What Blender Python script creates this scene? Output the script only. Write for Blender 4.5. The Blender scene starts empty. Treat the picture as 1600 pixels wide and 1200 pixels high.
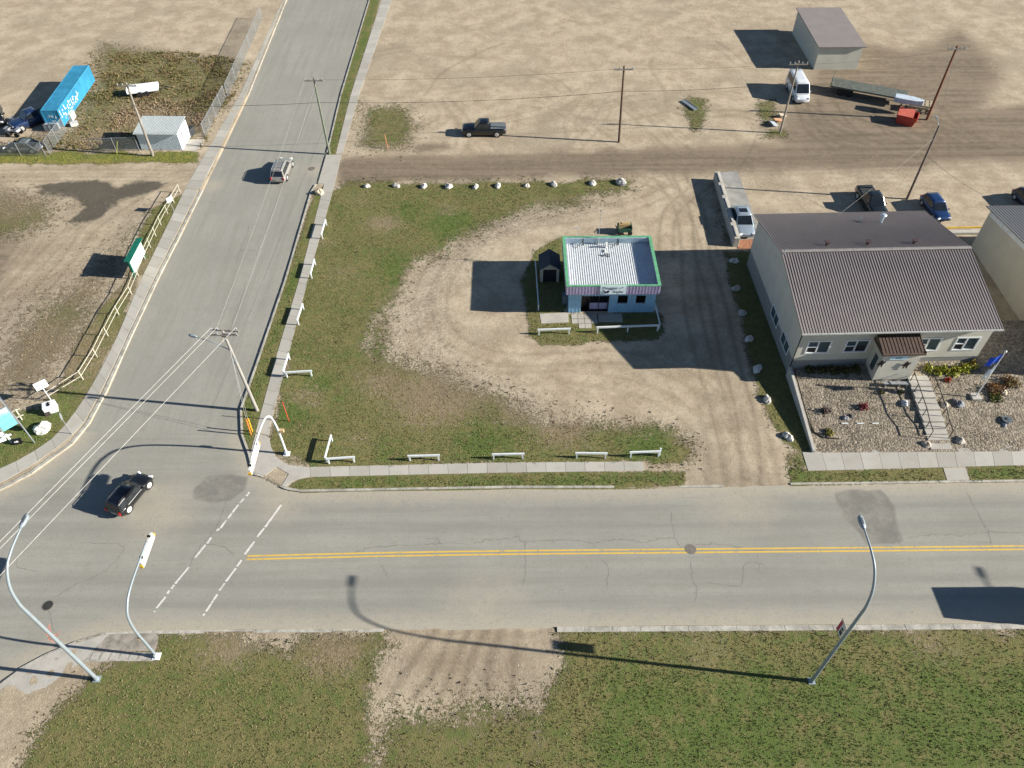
import bpy, math, random
import numpy as np
from mathutils import Vector, Matrix, Euler
R = math.radians
random.seed(7); rng = np.random.default_rng(11)
sc = bpy.context.scene; col = sc.collection

# ---------------- camera ----------------
FPX = 1195.; PIT = R(47.63); ROL = R(-.387); CH = 50.
fw = np.array([0, math.cos(PIT), -math.sin(PIT)]); up0 = np.array([0, math.sin(PIT), math.cos(PIT)]); ex = np.array([1., 0, 0])
xr = math.cos(ROL)*ex + math.sin(ROL)*up0; ur = -math.sin(ROL)*ex + math.cos(ROL)*up0
CAM = np.array([0, 0, CH])
cd = bpy.data.cameras.new('camera'); cam = bpy.data.objects.new('camera', cd); col.objects.link(cam)
cd.sensor_width = 36; cd.lens = FPX/1600*36; cd.clip_start = .5; cd.clip_end = 5000
M = Matrix([[xr[0], ur[0], -fw[0], 0], [xr[1], ur[1], -fw[1], 0], [xr[2], ur[2], -fw[2], CH], [0, 0, 0, 1]])
cam.matrix_world = M; sc.camera = cam
def W(u, v, z=0.):
    "point of the place at height z that the survey photo shows at (u, v)"
    d = fw*FPX + (u-800)*xr - (v-600)*ur
    return CAM + d*(z-CH)/d[2]
def onY(u, v, Y):
    d = fw*FPX + (u-800)*xr - (v-600)*ur
    return CAM + d*Y/d[1]
# ---------------- light ----------------
SE, SA = 23.3, -7.0      # sun elevation, compass angle from +x
w = bpy.data.worlds.new('World'); sc.world = w; w.use_nodes = True
nt = w.node_tree; bg = nt.nodes['Background']; sky = nt.nodes.new('ShaderNodeTexSky')
sky.sky_type = 'NISHITA'; sky.sun_disc = False; sky.sun_elevation = R(SE); sky.sun_rotation = R(90-SA)
sky.air_density = .8; sky.dust_density = .1; sky.ozone_density = 2
nt.links.new(sky.outputs[0], bg.inputs[0]); bg.inputs[1].default_value = .05
sl = bpy.data.lights.new('sun', 'SUN'); sl.energy = 5.0; sl.angle = R(.5); sl.color = (1, .94, .84)
so = bpy.data.objects.new('sun', sl); col.objects.link(so)
sd = Vector((math.cos(R(SE))*math.cos(R(SA)), math.cos(R(SE))*math.sin(R(SA)), math.sin(R(SE))))
so.rotation_euler = sd.to_track_quat('Z', 'Y').to_euler()
sc.view_settings.view_transform = 'Standard'; sc.view_settings.look = 'None'
sc.view_settings.gamma = 1; sc.view_settings.exposure = 1.12
sc.render.engine = 'CYCLES'

# ---------------- node helpers / materials ----------------
class N:
    def __init__(s, name):
        s.m = bpy.data.materials.new(name); s.m.use_nodes = True; s.t = s.m.node_tree; s.b = s.t.nodes['Principled BSDF']
    def n(s, typ, **k):
        x = s.t.nodes.new(typ)
        for a, b in k.items(): setattr(x, a, b)
        return x
    def put(s, sock, v):
        if hasattr(v, 'links') or isinstance(v, bpy.types.NodeSocket): s.t.links.new(v, sock)
        else:
            if sock.type == 'RGBA' and len(v) == 3: v = (*v, 1)
            sock.default_value = v
    def coord(s, scale=(1, 1, 1), obj=True, rz=0):
        c = s.n('ShaderNodeTexCoord').outputs['Object'] if obj else s.n('ShaderNodeNewGeometry').outputs['Position']
        mp = s.n('ShaderNodeMapping'); s.t.links.new(c, mp.inputs[0]); mp.inputs['Scale'].default_value = scale; mp.inputs['Rotation'].default_value = (0, 0, rz)
        return mp.outputs[0]
    def noise(s, sc_, det=3, rough=.55, co=None, dist=0):
        x = s.n('ShaderNodeTexNoise'); x.inputs['Scale'].default_value = sc_; x.inputs['Detail'].default_value = det
        x.inputs['Roughness'].default_value = rough; x.inputs['Distortion'].default_value = dist
        s.t.links.new(co if co else s.coord(), x.inputs['Vector']); return x.outputs[0]
    def math(s, op, a, b=0., c=None, clamp=False):
        x = s.n('ShaderNodeMath', operation=op, use_clamp=clamp); s.put(x.inputs[0], a); s.put(x.inputs[1], b)
        if c is not None: s.put(x.inputs[2], c)
        return x.outputs[0]
    def ramp(s, v, lo, hi, a=0., b=1.):
        x = s.n('ShaderNodeMapRange'); x.interpolation_type = 'SMOOTHSTEP'; s.put(x.inputs[0], v)
        for i, q in enumerate((lo, hi, a, b)): s.put(x.inputs[i+1], q)
        return x.outputs[0]
    def mix(s, f, a, b, mode='MIX'):
        x = s.n('ShaderNodeMix', data_type='RGBA', blend_type=mode); s.put(x.inputs[0], f); s.put(x.inputs[6], a); s.put(x.inputs[7], b)
        return x.outputs[2]
    def attr(s, name):
        a = s.n('ShaderNodeAttribute', attribute_name=name); sp = s.n('ShaderNodeSeparateColor'); s.t.links.new(a.outputs['Color'], sp.inputs[0])
        return sp.outputs[0], sp.outputs[1], sp.outputs[2], a.outputs['Alpha']
    def bump(s, h, st=.5, d=.05):
        x = s.n('ShaderNodeBump'); x.inputs['Strength'].default_value = st; x.inputs['Distance'].default_value = d
        s.put(x.inputs['Height'], h); s.t.links.new(x.outputs[0], s.b.inputs['Normal'])
    def out(s, c=None, rough=.9, metal=0., spec=.3):
        if c is not None: s.put(s.b.inputs['Base Color'], c)
        s.put(s.b.inputs['Roughness'], rough); s.put(s.b.inputs['Metallic'], metal); s.b.inputs['Specular IOR Level'].default_value = spec
        return s.m
MC = {}
def mat(name, c, rough=.7, metal=0., var=.18, vs=3., spec=.3, bump=0., coat=0., emit=0):
    if name in MC: return MC[name]
    k = N(name); n1 = k.noise(vs, 4); n2 = k.noise(vs*9, 3)
    f = k.math('ADD', k.math('MULTIPLY', n1, .7), k.math('MULTIPLY', n2, .3))
    lo = tuple(max(0, q*(1-var)) for q in c); hi = tuple(min(1, q*(1+var)) for q in c)
    cc = k.mix(k.ramp(f, .32, .68), lo, hi)
    if bump: k.bump(n2, bump, .03)
    k.out(cc, rough, metal, spec)
    if coat: k.b.inputs['Coat Weight'].default_value = coat; k.b.inputs['Coat Roughness'].default_value = .06
    MC[name] = k.m; return k.m
def glass(name='dark window glass', c=(.02, .025, .03), rough=.06):
    return mat(name, c, rough, 0, .3, 1.2, spec=.6)
white = lambda: mat('white painted timber', (.62, .66, .68), .55, var=.08)
conc = lambda: mat('pale concrete', (.40, .385, .35), .9, var=.1, vs=1.2, bump=.3)
steel = lambda: mat('galvanised steel', (.42, .45, .48), .45, .6, .12)
lampgrey = lambda: mat('pale painted lamp steel', (.27, .32, .35), .45, .2, .06)
wood = lambda: mat('weathered pole timber', (.26, .235, .20), .9, var=.22, vs=2, bump=.4)
black = lambda: mat('black metal', (.015, .015, .017), .5, .3)
tyre = lambda: mat('tyre rubber', (.02, .02, .02), .85)

# ---------------- mesh helpers ----------------
def tag(o, label=None, cat=None, group=None, kind=None):
    if label: o['label'] = label
    if cat: o['category'] = cat
    if group: o['group'] = group
    if kind: o['kind'] = kind
    return o
def thing(name, label, cat, loc=(0, 0, 0), rz=0., group=None):
    o = bpy.data.objects.new(name, None); col.objects.link(o); o.location = tuple(float(q) for q in loc); o.rotation_euler = (0, 0, rz)
    o.empty_display_size = .3
    return tag(o, label, cat, group)
def copy_tree(o, parent=None):
    c = o.copy(); col.objects.link(c); c.parent = parent
    for ch in list(o.children): copy_tree(ch, c)
    return c
class MB:
    def __init__(s): s.v = []; s.f = []
    def add(s, vs, fs):
        k = len(s.v); s.v += [tuple(float(q) for q in p) for p in vs]; s.f += [tuple(k+i for i in f) for f in fs]; return s
    def box(s, c, d, rz=0., ry=0., rx=0.):
        m = Euler((rx, ry, rz)).to_matrix(); vs = []
        for x in (-.5, .5):
            for y in (-.5, .5):
                for z in (-.5, .5):
                    p = m @ Vector((x*d[0], y*d[1], z*d[2])); vs.append((c[0]+p.x, c[1]+p.y, c[2]+p.z))
        return s.add(vs, [(0, 1, 3, 2), (4, 6, 7, 5), (0, 4, 5, 1), (2, 3, 7, 6), (0, 2, 6, 4), (1, 5, 7, 3)])
    def b2(s, a, b): return s.box([(a[i]+b[i])/2 for i in range(3)], [abs(b[i]-a[i]) for i in range(3)])
    def tube(s, pts, r, n=8, caps=True):
        pts = [Vector([float(q) for q in p]) for p in pts]; rr = r if hasattr(r, '__len__') else [r]*len(pts); k = len(s.v)
        ref = None
        for i, p in enumerate(pts):
            t = (pts[min(i+1, len(pts)-1)] - pts[max(i-1, 0)]).normalized()
            if ref is None: ref = Vector((0, 0, 1)) if abs(t.z) < .9 else Vector((1, 0, 0))
            a = t.cross(ref).normalized(); b = a.cross(t).normalized(); ref = b
            for j in range(n):
                g = 2*math.pi*j/n; q = p + (a*math.cos(g) + b*math.sin(g))*rr[i]; s.v.append(tuple(q))
        for i in range(len(pts)-1):
            for j in range(n):
                s.f.append((k+i*n+j, k+i*n+(j+1) % n, k+(i+1)*n+(j+1) % n, k+(i+1)*n+j))
        if caps: s.f.append(tuple(k+j for j in range(n))[::-1]); s.f.append(tuple(k+(len(pts)-1)*n+j for j in range(n)))
        return s
    def prism(s, poly, z0, z1):
        n = len(poly); a = sum(poly[i][0]*poly[(i+1) % n][1]-poly[(i+1) % n][0]*poly[i][1] for i in range(n))
        if a < 0: poly = poly[::-1]
        z0 = z0 if hasattr(z0, '__len__') else [z0]*n; z1 = z1 if hasattr(z1, '__len__') else [z1]*n
        return s.add([(p[0], p[1], z0[i]) for i, p in enumerate(poly)]+[(p[0], p[1], z1[i]) for i, p in enumerate(poly)],
                     [tuple(range(n))[::-1], tuple(range(n, 2*n))]+[(i, (i+1) % n, n+(i+1) % n, n+i) for i in range(n)])
    def slab(s, quad, th):
        "a flat polygon given thickness along its normal"
        q = [Vector([float(c) for c in p]) for p in quad]; n = (q[1]-q[0]).cross(q[2]-q[0]).normalized()*th; k = len(q)
        return s.add(q+[p+n for p in q], [tuple(range(k))[::-1], tuple(range(k, 2*k))]+[(i, (i+1) % k, k+(i+1) % k, k+i) for i in range(k)])
    def loft(s, rings, closed=True, caps=True):
        k = len(s.v); n = len(rings[0])
        for r_ in rings: s.v += [tuple(float(q) for q in p) for p in r_]
        for i in range(len(rings)-1):
            for j in range(n if closed else n-1):
                s.f.append((k+i*n+j, k+i*n+(j+1) % n, k+(i+1)*n+(j+1) % n, k+(i+1)*n+j))
        if caps: s.f.append(tuple(k+j for j in range(n))[::-1]); s.f.append(tuple(k+(len(rings)-1)*n+j for j in range(n)))
        return s
    def build(s, name, m, parent=None, smooth=False, bevel=0., loc=None):
        me = bpy.data.meshes.new(name); me.from_pydata(s.v, [], s.f); me.update()
        if m: me.materials.append(m)
        o = bpy.data.objects.new(name, me); col.objects.link(o)
        if parent: o.parent = parent
        if loc is not None: o.location = tuple(float(q) for q in loc)
        if smooth: me.polygons.foreach_set('use_smooth', [True]*len(me.polygons))
        if bevel:
            b = o.modifiers.new('bevel', 'BEVEL'); b.width = bevel; b.segments = 2; b.limit_method = 'ANGLE'
        return o
def fast_mesh(name, V, Fv, n, m):
    me = bpy.data.meshes.new(name); me.vertices.add(len(V)); me.vertices.foreach_set('co', V.astype(np.float32).ravel())
    nf = len(Fv)//n; me.loops.add(len(Fv)); me.loops.foreach_set('vertex_index', Fv.astype(np.int32))
    me.polygons.add(nf); me.polygons.foreach_set('loop_start', np.arange(0, nf*n, n, dtype=np.int32)); me.polygons.foreach_set('loop_total', np.full(nf, n, dtype=np.int32))
    me.update(calc_edges=True); me.validate(); me.materials.append(m)
    o = bpy.data.objects.new(name, me); col.objects.link(o); return o

# ---------------- plan of the place ----------------
def WP(pts, z=0.): return np.array([W(a, b, z)[:2] for a, b in pts])
def sdf(poly, X, Y, out=-6.):
    "signed distance, + inside, only near the polygon"
    r = np.full(X.shape, out); x0, y0 = poly.min(0)-6; x1, y1 = poly.max(0)+6
    m = (X > x0) & (X < x1) & (Y > y0) & (Y < y1); x = X[m]; y = Y[m]
    d = np.full(x.shape, 1e9); ins = np.zeros(x.shape, bool); n = len(poly)
    for i in range(n):
        a = poly[i]; b = poly[(i+1) % n]; e = b-a; L = max(e@e, 1e-9)
        t = np.clip(((x-a[0])*e[0]+(y-a[1])*e[1])/L, 0, 1)
        d = np.minimum(d, (x-a[0]-t*e[0])**2+(y-a[1]-t*e[1])**2)
        c = (a[1] > y) != (b[1] > y)
        if b[1] != a[1]: ins ^= c & (x < (b[0]-a[0])*(y-a[1])/(b[1]-a[1])+a[0])
    d = np.sqrt(d); r[m] = np.where(ins, d, -d); return r
def ldist(line, X, Y, far=4.):
    r = np.full(X.shape, 9.); x0, y0 = line.min(0)-far; x1, y1 = line.max(0)+far
    m = (X > x0) & (X < x1) & (Y > y0) & (Y < y1); x = X[m]; y = Y[m]; d = np.full(x.shape, 81.)
    for a, b in zip(line[:-1], line[1:]):
        e = b-a; L = max(e@e, 1e-9); t = np.clip(((x-a[0])*e[0]+(y-a[1])*e[1])/L, 0, 1)
        d = np.minimum(d, (x-a[0]-t*e[0])**2+(y-a[1]-t*e[1])**2)
    r[m] = np.sqrt(d); return r
def smooth_line(p, n=8):
    p = np.array(p, float); q = np.vstack([2*p[0]-p[1], p, 2*p[-1]-p[-2]]); o = []
    for i in range(1, len(q)-2):
        for t in np.linspace(0, 1, n, endpoint=False):
            a, b, c, d = q[i-1], q[i], q[i+1], q[i+2]
            o.append(.5*((2*b)+(c-a)*t+(2*a-5*b+4*c-d)*t*t+(3*b-a-3*c+d)*t**3))
    o.append(p[-1]); return np.array(o)

road_px = [(1900, 750), (1600, 753), (1235, 758), (1130, 761), (960, 763), (800, 763), (470, 769), (447, 765), (437, 760), (415, 748), (396, 742), (389, 712), (377.5, 680), (376, 640), (400, 572), (445, 440),
           (486, 300), (494, 287), (508, 243), (511, 239), (532, 150), (580, -10), (640, -220), (540, -220), (452, -10), (388, 150), (317, 298), (246, 440), (204, 530), (167, 612), (140, 662), (114, 694), (85, 715), (50, 741), (0, 767), (-90, 792), (-400, 800),
           (-500, 1100), (-200, 1300), (-100, 1300), (-40, 1100), (30, 1046), (75, 1022), (120, 1003), (165, 990), (240, 987), (400, 985), (640, 984), (1000, 980), (1600, 976), (1900, 975)]
road = WP(road_px)
R_ = lambda *p: WP(p)
# --- non-uniform grid ---
def axis(lo, hi, a, b, step1, step2, split):
    core = np.concatenate([np.arange(a, split, step1), np.arange(split, b, step2)])
    return np.concatenate([[lo, lo/2, a-60, a-25, a-10], core, [b+5, b+20, b+60, hi/2, hi]])
gx = np.concatenate([[-1600, -700, -300, -160, -120], np.arange(-95, -60, .4), np.arange(-60, 50, .2), np.arange(50, 95, .4), [120, 160, 300, 700, 1600]])
gy = np.concatenate([[-400, -100, -30, 0], np.arange(8, 80, .2), np.arange(80, 138, .33), [145, 170, 220, 400, 900, 2000]])
GX, GY = np.meshgrid(gx, gy)
def vnoise(X, Y, s, seed):
    "value noise in plan"
    r = np.random.default_rng(seed).random((256, 256)); x = X/s; y = Y/s; xi = np.floor(x).astype(int); yi = np.floor(y).astype(int); fx = x-xi; fy = y-yi
    fx = fx*fx*(3-2*fx); fy = fy*fy*(3-2*fy); g = lambda a, b: r[a % 256, b % 256]
    return (g(xi, yi)*(1-fx)+g(xi+1, yi)*fx)*(1-fy)+(g(xi, yi+1)*(1-fx)+g(xi+1, yi+1)*fx)*fy
wob = (vnoise(GX, GY, 3, 1)-.5)*1.2+(vnoise(GX, GY, .9, 2)-.5)*.5
lot_out = [(517, 297), (500, 350), (482, 440), (455, 555), (423, 660), (426, 700), (452, 728), (486, 731), (800, 724), (1005, 722)]
G = np.zeros(GX.shape); LU = np.full(GX.shape, .45); YE = np.zeros(GX.shape)
WALK = np.zeros(GX.shape)
for q in ([(375, 150), (386, 150), (315, 298), (240, 441), (200, 525), (160, 610), (110, 685), (45, 732), (0, 757), (-90, 782), (-90, 762), (0, 735), (77, 692), (135, 620), (185, 525), (220, 440), (290, 296)], [(600, -10), (616, -10), (561, 150), (536, 240), (534, 245), (523, 290), (481, 440), (450, 560), (424, 657), (424, 690), (434, 716), (452, 727), (485, 731), (1006, 722.5), (1006, 737.5), (486, 746.5), (460, 753), (440, 762), (398, 740), (391, 712), (400, 677), (430, 565), (467, 440), (497, 290), (509, 243), (525, 242)], [(1252, 708), (1900, 690), (1900, 721), (1514, 731), (1514, 751), (1479, 752), (1473, 732), (1261, 737)], [(60, 1085), (105, 1050), (135, 1034), (243, 1034), (250, 992), (165, 990), (30, 1046)], [(843, 491), (890, 489), (930, 487), (975, 487), (975, 508), (925, 520), (905, 520), (905, 506), (846, 507)], [(1118, 271), (1152, 269), (1192, 375), (1147, 386)], [(288, 219), (320, 219), (309, 237), (286, 237)]):
    WALK = np.maximum(WALK, (sdf(WP(q), GX, GY) > -.06).astype(float))
def patch(A, pts, soft, val=1., off=0., w_=1.):
    d = sdf(WP(pts, .1), GX, GY)+off+wob*w_; v = np.clip(.5+d/(2*soft), 0, 1)*val
    return np.maximum(A, v)
lot = lot_out + [(1060, 722), (1078, 712), (1072, 695), (1050, 675), (1010, 660), (900, 655), (830, 650), (760, 645), (720, 620), (690, 580), (640, 560), (590, 560), (570, 540), (590, 500), (625, 455), (650, 415), (700, 390), (760, 352), (810, 330), (880, 315), (960, 305), (985, 295), (985, 284), (870, 283), (700, 285), (540, 286)]
G = patch(G, lot, 2.5, 1, -.5); G = patch(G, [(470, 420), (500, 330), (517, 297), (600, 287), (985, 284), (980, 292), (800, 315), (640, 380), (560, 470), (520, 560), (470, 640), (520, 690), (1040, 690), (1070, 705), (1060, 720), (1005, 722), (486, 731), (430, 700), (425, 660)], .7)
G = patch(G, [(560, 560), (640, 545), (760, 590), (860, 640), (960, 655), (900, 690), (600, 690), (500, 640)], 2.6, .62)       # thin grass running into the gravel
G = patch(G, [(620, 470), (700, 400), (800, 340), (900, 325), (960, 318), (900, 300), (700, 360), (560, 520), (560, 600), (620, 580)], 1.6, .55)
strips = [[(532, 150), (547, 150), (560, 95), (545, 95)], [(511, 240), (532, 150), (580, -10), (596, -10), (547.5, 150), (525, 242)], [(494, 300), (507, 290), (467.5, 440), (430, 565), (400, 677), (392, 700), (378, 680), (376, 640), (400, 572), (445, 440)],
          [(447, 764), (470, 749), (520, 742), (800, 739.5), (1006, 738), (1068, 739), (1066, 756), (960, 762), (470, 768)], [(1235, 736), (1471, 732), (1477, 751), (1300, 755), (1240, 757)], [(1515, 731), (1900, 722), (1900, 748), (1520, 751)]]
for s_ in strips: G = patch(G, s_, .35, 1, .1, .25); LU = patch(LU, s_, 1, .75)
G = patch(G, [(822, 490), (815, 440), (838, 392), (858, 376), (884, 368), (884, 490), (1030, 490), (1040, 520), (1020, 534), (930, 532), (895, 538), (850, 537), (828, 525)], .5, .95, 0, .4)
G = patch(G, [(1128, 392), (1180, 392), (1215, 460), (1240, 590), (1277, 701), (1252, 707), (1222, 690), (1197, 640), (1180, 590), (1168, 540), (1150, 470), (1138, 420)], .7, 1, 0, .4)
G = patch(G, [(1115, 285), (1130, 300), (1150, 385), (1128, 392), (1110, 330)], .7, .5)
left_v = [(268, 310), (290, 305), (255, 372), (220, 440), (185, 525), (135, 620), (77, 695), (0, 737), (-90, 765), (-200, 700), (0, 640), (60, 640), (100, 590), (140, 500), (195, 430), (215, 380), (245, 325)]
G = patch(G, left_v, .7, 1.); LU = patch(LU, [(200, 500), (180, 530), (135, 620), (77, 695), (0, 735), (-90, 755), (-90, 700), (30, 640), (110, 590), (160, 500)], 1.5, .7)
G = patch(G, [(-200, 230), (0, 236), (150, 238), (300, 236), (330, 205), (352, 175), (372, 150), (400, 95), (150, 60), (120, 150), (85, 205), (0, 222), (-200, 215)], 3.5, .6); LU = np.where(sdf(WP([(-200, 238), (300, 238), (400, 95), (150, 60), (85, 205), (-200, 215)]), GX, GY) > 0, .3, LU)
YE = patch(YE, [(-200, 238), (0, 240), (150, 240), (310, 238), (312, 252), (150, 258), (-200, 256)], 1., 1.); G = patch(G, [(-200, 236), (150, 238), (305, 240), (308, 251), (150, 257), (-200, 256)], .6, 1.); LU = patch(LU, [(-200, 236), (310, 238), (310, 254), (-200, 256)], .8, .8)
G = patch(G, [(-10, 285), (60, 300), (120, 320), (90, 350), (0, 390), (-100, 400), (-100, 290)], 3, .56); G = patch(G, [(100, 430), (190, 370), (235, 325), (210, 420), (160, 520), (60, 640), (-60, 640), (0, 520), (50, 460)], 4, .56); DK = patch(np.zeros(GX.shape), [(-100, 300), (80, 300), (150, 380), (230, 330), (200, 440), (60, 640), (-100, 640)], 3, .3)
G = patch(G, [(560, 160), (640, 165), (660, 200), (640, 235), (560, 238)], 2.5, .62)
for q in ([(1195, 200), (1235, 200), (1235, 215), (1195, 215)], [(1070, 150), (1110, 150), (1100, 210), (1070, 205)], [(1175, 160), (1215, 150), (1215, 200), (1185, 200)]): G = patch(G, q, .8, .6)
G = patch(G, [(150, 1052), (180, 1034), (240, 1032), (250, 990), (370, 990), (375, 1012), (450, 1012), (470, 990), (600, 988), (612, 1010), (590, 1030), (580, 1200), (500, 1300), (0, 1300), (60, 1150)], 1.5, .95, 0, .8)
G = patch(G, [(872, 984), (1000, 984), (1600, 980), (2000, 978), (2200, 1400), (800, 1400), (850, 1100), (875, 1040)], 1.4, 1., 0, .9); LU = patch(LU, [(900, 1000), (2000, 990), (2000, 1300), (860, 1300)], 3, .66)
G = patch(G, [(590, 1090), (870, 1090), (900, 1400), (500, 1400)], 2.5, .7)
G = patch(G, [(1225, 700), (1280, 700), (1250, 738), (1232, 738)], .5, .55)
for q, v in (([(1090, 350), (1130, 330), (1140, 380), (1120, 400)], .0),): pass
BRN = np.zeros(GX.shape)
for c_, r0, a_ in (((680, 620), 5.5, 1), ((600, 350), 3, .8), ((600, 600), 3.5, .8), ((540, 430), 3.5, .5), ((480, 620), 2.5, .7), ((880, 670), 4, .8), ((820, 640), 4, .7), ((560, 310), 3, .5), ((700, 330), 2.5, .6), ((500, 380), 2, .6), ((1000, 670), 3, .5), ((560, 690), 2.5, .5), ((360, 1010), 3, .8), ((520, 1020), 3, .9), ((1100, 1010), 3, .5), ((1450, 1000), 3, .6), ((230, 180), 7, .9), ((300, 190), 5, .9), ((160, 215), 5, .8), ((150, 430), 8, 1), ((60, 560), 9, 1), ((20, 320), 6, .8)):
    q = W(*c_); BRN = np.maximum(BRN, a_*np.exp(-((GX-q[0])**2+((GY-q[1])*1.3)**2)/r0**2))
for c_, r0, a_ in (((700, 350), 5, .8), ((640, 330), 4, .7), ((500, 600), 3, .75), ((450, 640), 3, .8), ((760, 690), 5, .7), ((1010, 690), 3.5, .85), ((620, 420), 4, .75)):
    q = W(*c_); LU = np.maximum(LU, a_*np.exp(-((GX-q[0])**2+(GY-q[1])**2)/r0**2))
# dark soil
DK = patch(DK, [(528, 252), (560, 246), (700, 243), (900, 237), (1200, 226), (1400, 205), (1500, 170), (1700, 160), (1900, 190), (1900, 240), (1600, 246), (1400, 262), (1200, 264), (900, 272), (700, 282), (524, 287)], 1.6, .95)
DK = patch(DK, [(1215, 190), (1260, 150), (1270, 110), (1320, 60), (1420, 85), (1500, 50), (1560, 110), (1530, 170), (1480, 215), (1300, 235), (1220, 228)], 3, 1.)
DK = patch(DK, [(640, 224), (700, 219), (715, 235), (650, 240)], 1, .7)
DK = patch(DK, [(0, 256), (150, 256), (155, 268), (0, 268)], 1., .35)
DK = patch(DK, [(-100, 330), (10, 340), (40, 370), (30, 410), (0, 440), (-100, 450)], 2, .7)
DK = patch(DK, [(600, 985), (868, 985), (880, 1090), (580, 1090)], 2., .42); DK = patch(DK, [(700, 1010), (760, 990), (800, 1000), (800, 1060), (700, 1060)], 1.5, .4)
DK = patch(DK, [(1090, 770), (1095, 735), (1220, 730), (1225, 760)], 1.2, .35)
WET = np.zeros(GX.shape)
WET = patch(WET, [(40, 290), (100, 281), (150, 284), (186, 293), (215, 284), (266, 282), (268, 288), (215, 308), (190, 315), (160, 342), (138, 349), (105, 346), (125, 325), (110, 305), (70, 302)], .8, .8)
WET = patch(WET, [(70, 300), (120, 296), (170, 305), (150, 318), (90, 308)], .8, .6)
# tyre tracks
TR = np.zeros(GX.shape)
def track(pts, amt=.7, gap=1.5, wd=.22):
    L = smooth_line(WP(pts, .1)); t = np.gradient(L, axis=0); nrm = np.stack([-t[:, 1], t[:, 0]], 1); nrm /= np.linalg.norm(nrm, axis=1)[:, None]+1e-9
    for s_ in ((-.5, .5) if gap else (0,)):
        d = ldist(L+nrm*s_*gap, GX, GY, 1.5); TR[:] = np.maximum(TR, amt*np.clip(1-d/wd/1.6, 0, 1))
track([(1060, 275), (1080, 310), (1092, 345), (1098, 400), (1120, 470), (1140, 560), (1165, 650), (1175, 760)], .6)
track([(1030, 275), (1062, 320), (1075, 380), (1080, 470), (1100, 560), (1130, 660), (1150, 760)], .5)
track([(1190, 760), (1160, 680), (1090, 600), (980, 560), (880, 560), (780, 560), (700, 520), (690, 450), (740, 380), (850, 335), (960, 310), (1010, 275)], .35)
track([(1120, 760), (1110, 690), (1030, 620), (900, 590), (760, 590), (680, 540), (660, 460), (700, 400), (800, 355), (960, 330), (1100, 275)], .3)
track([(1120, 275), (1070, 310), (1045, 340), (1040, 400)], .5); track([(990, 275), (1050, 300), (1090, 340), (1110, 400)], .45)
track([(780, 240), (800, 260), (795, 300), (770, 330)], .4, 0); track([(700, 160), (760, 230), (780, 245)], .3)
for i in range(9):
    y = 246+i*4.2; track([(540, y+3+random.uniform(-1, 1)), (800, y+random.uniform(-2, 2)-2), (1100, y-6+random.uniform(-2, 2)), (1400, y-14+random.uniform(-4, 3)), (1700, y-30)], random.uniform(.2, .5), 0, .3)
for i in range(16):
    a = random.uniform(1230, 1480); track([(a, random.uniform(150, 185)), (a+random.uniform(10, 60), random.uniform(190, 210)), (a+random.uniform(60, 160), random.uniform(215, 240))], .55, random.choice((0, 1.5)), .25)
for i in range(7):
    a = random.uniform(620, 1050); track([(a, 155), (a+random.uniform(-60, 60), 190), (a+random.uniform(-120, 160), 232)], .3)
for i in range(6): track([(610+i*38, 1090), (650+i*32+random.uniform(-15, 15), 1040), (680+i*26, 985)], .55, 0, .3)
track([(-40, 560), (40, 480), (110, 400), (150, 350), (260, 280), (330, 268)], .4); track([(-40, 500), (30, 440), (100, 370), (160, 320), (290, 275)], .35)
track([(-60, 272), (100, 270), (300, 272)], .35); track([(-60, 280), (100, 277), (300, 278)], .3)
for i in range(26):
    a, b = random.uniform(580, 1550), random.uniform(20, 225); dx, dy = random.uniform(-160, 160), random.uniform(-60, 60); track([(a, b), (a+dx*.5+random.uniform(-25, 25), b+dy*.5+random.uniform(-12, 12)), (a+dx, b+dy), (a+dx*1.3, b+dy*1.8)], random.uniform(.15, .4), random.choice((0, 1.5, 1.5)), random.uniform(.15, .3))
for i in range(10):
    a, b = random.uniform(1180, 1590), random.uniform(245, 300); track([(a, b), (a+60, b+random.uniform(-12, 12)), (a+150, b+random.uniform(-20, 12))], random.uniform(.15, .35))
for i in range(12):
    a = random.uniform(720, 1150); track([(a, random.uniform(540, 600)), (a+random.uniform(-30, 60), random.uniform(580, 620)), (a+random.uniform(40, 160), random.uniform(600, 680))], random.uniform(.1, .25), 1.5, .2)
for i in range(8):
    a, b = random.uniform(0, 150), random.uniform(300, 480); track([(a, b), (a-40, b+60), (a-110, b+120)], random.uniform(.15, .35))
for i in range(5): a = 1085+i*24; track([(a, 610+i*8), (a+18, 680), (a+25+i*4, 760)], .35, 0, .3)
GR = np.zeros(GX.shape)
for q in ([(560, 540), (640, 440), (760, 350), (960, 320), (780, 380), (700, 470), (720, 560), (860, 630), (900, 660), (760, 650), (600, 620)], [(30, 480), (180, 380), (230, 330), (180, 480), (80, 620), (-60, 640), (-60, 520)], [(-60, 290), (100, 310), (60, 350), (-60, 400)], [(400, 990), (600, 988), (640, 1050), (560, 1050), (460, 1010)], [(860, 984), (900, 984), (880, 1040), (860, 1050)], [(700, 650), (860, 640), (940, 655), (1020, 660), (900, 680), (760, 680)]):
    GR = patch(GR, q, 1.5, 1.)
sdr = sdf(road, GX, GY); sdr[(GX < -90) | (GX > 95)] = np.maximum(sdr[(GX < -90) | (GX > 95)], -1)
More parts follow.
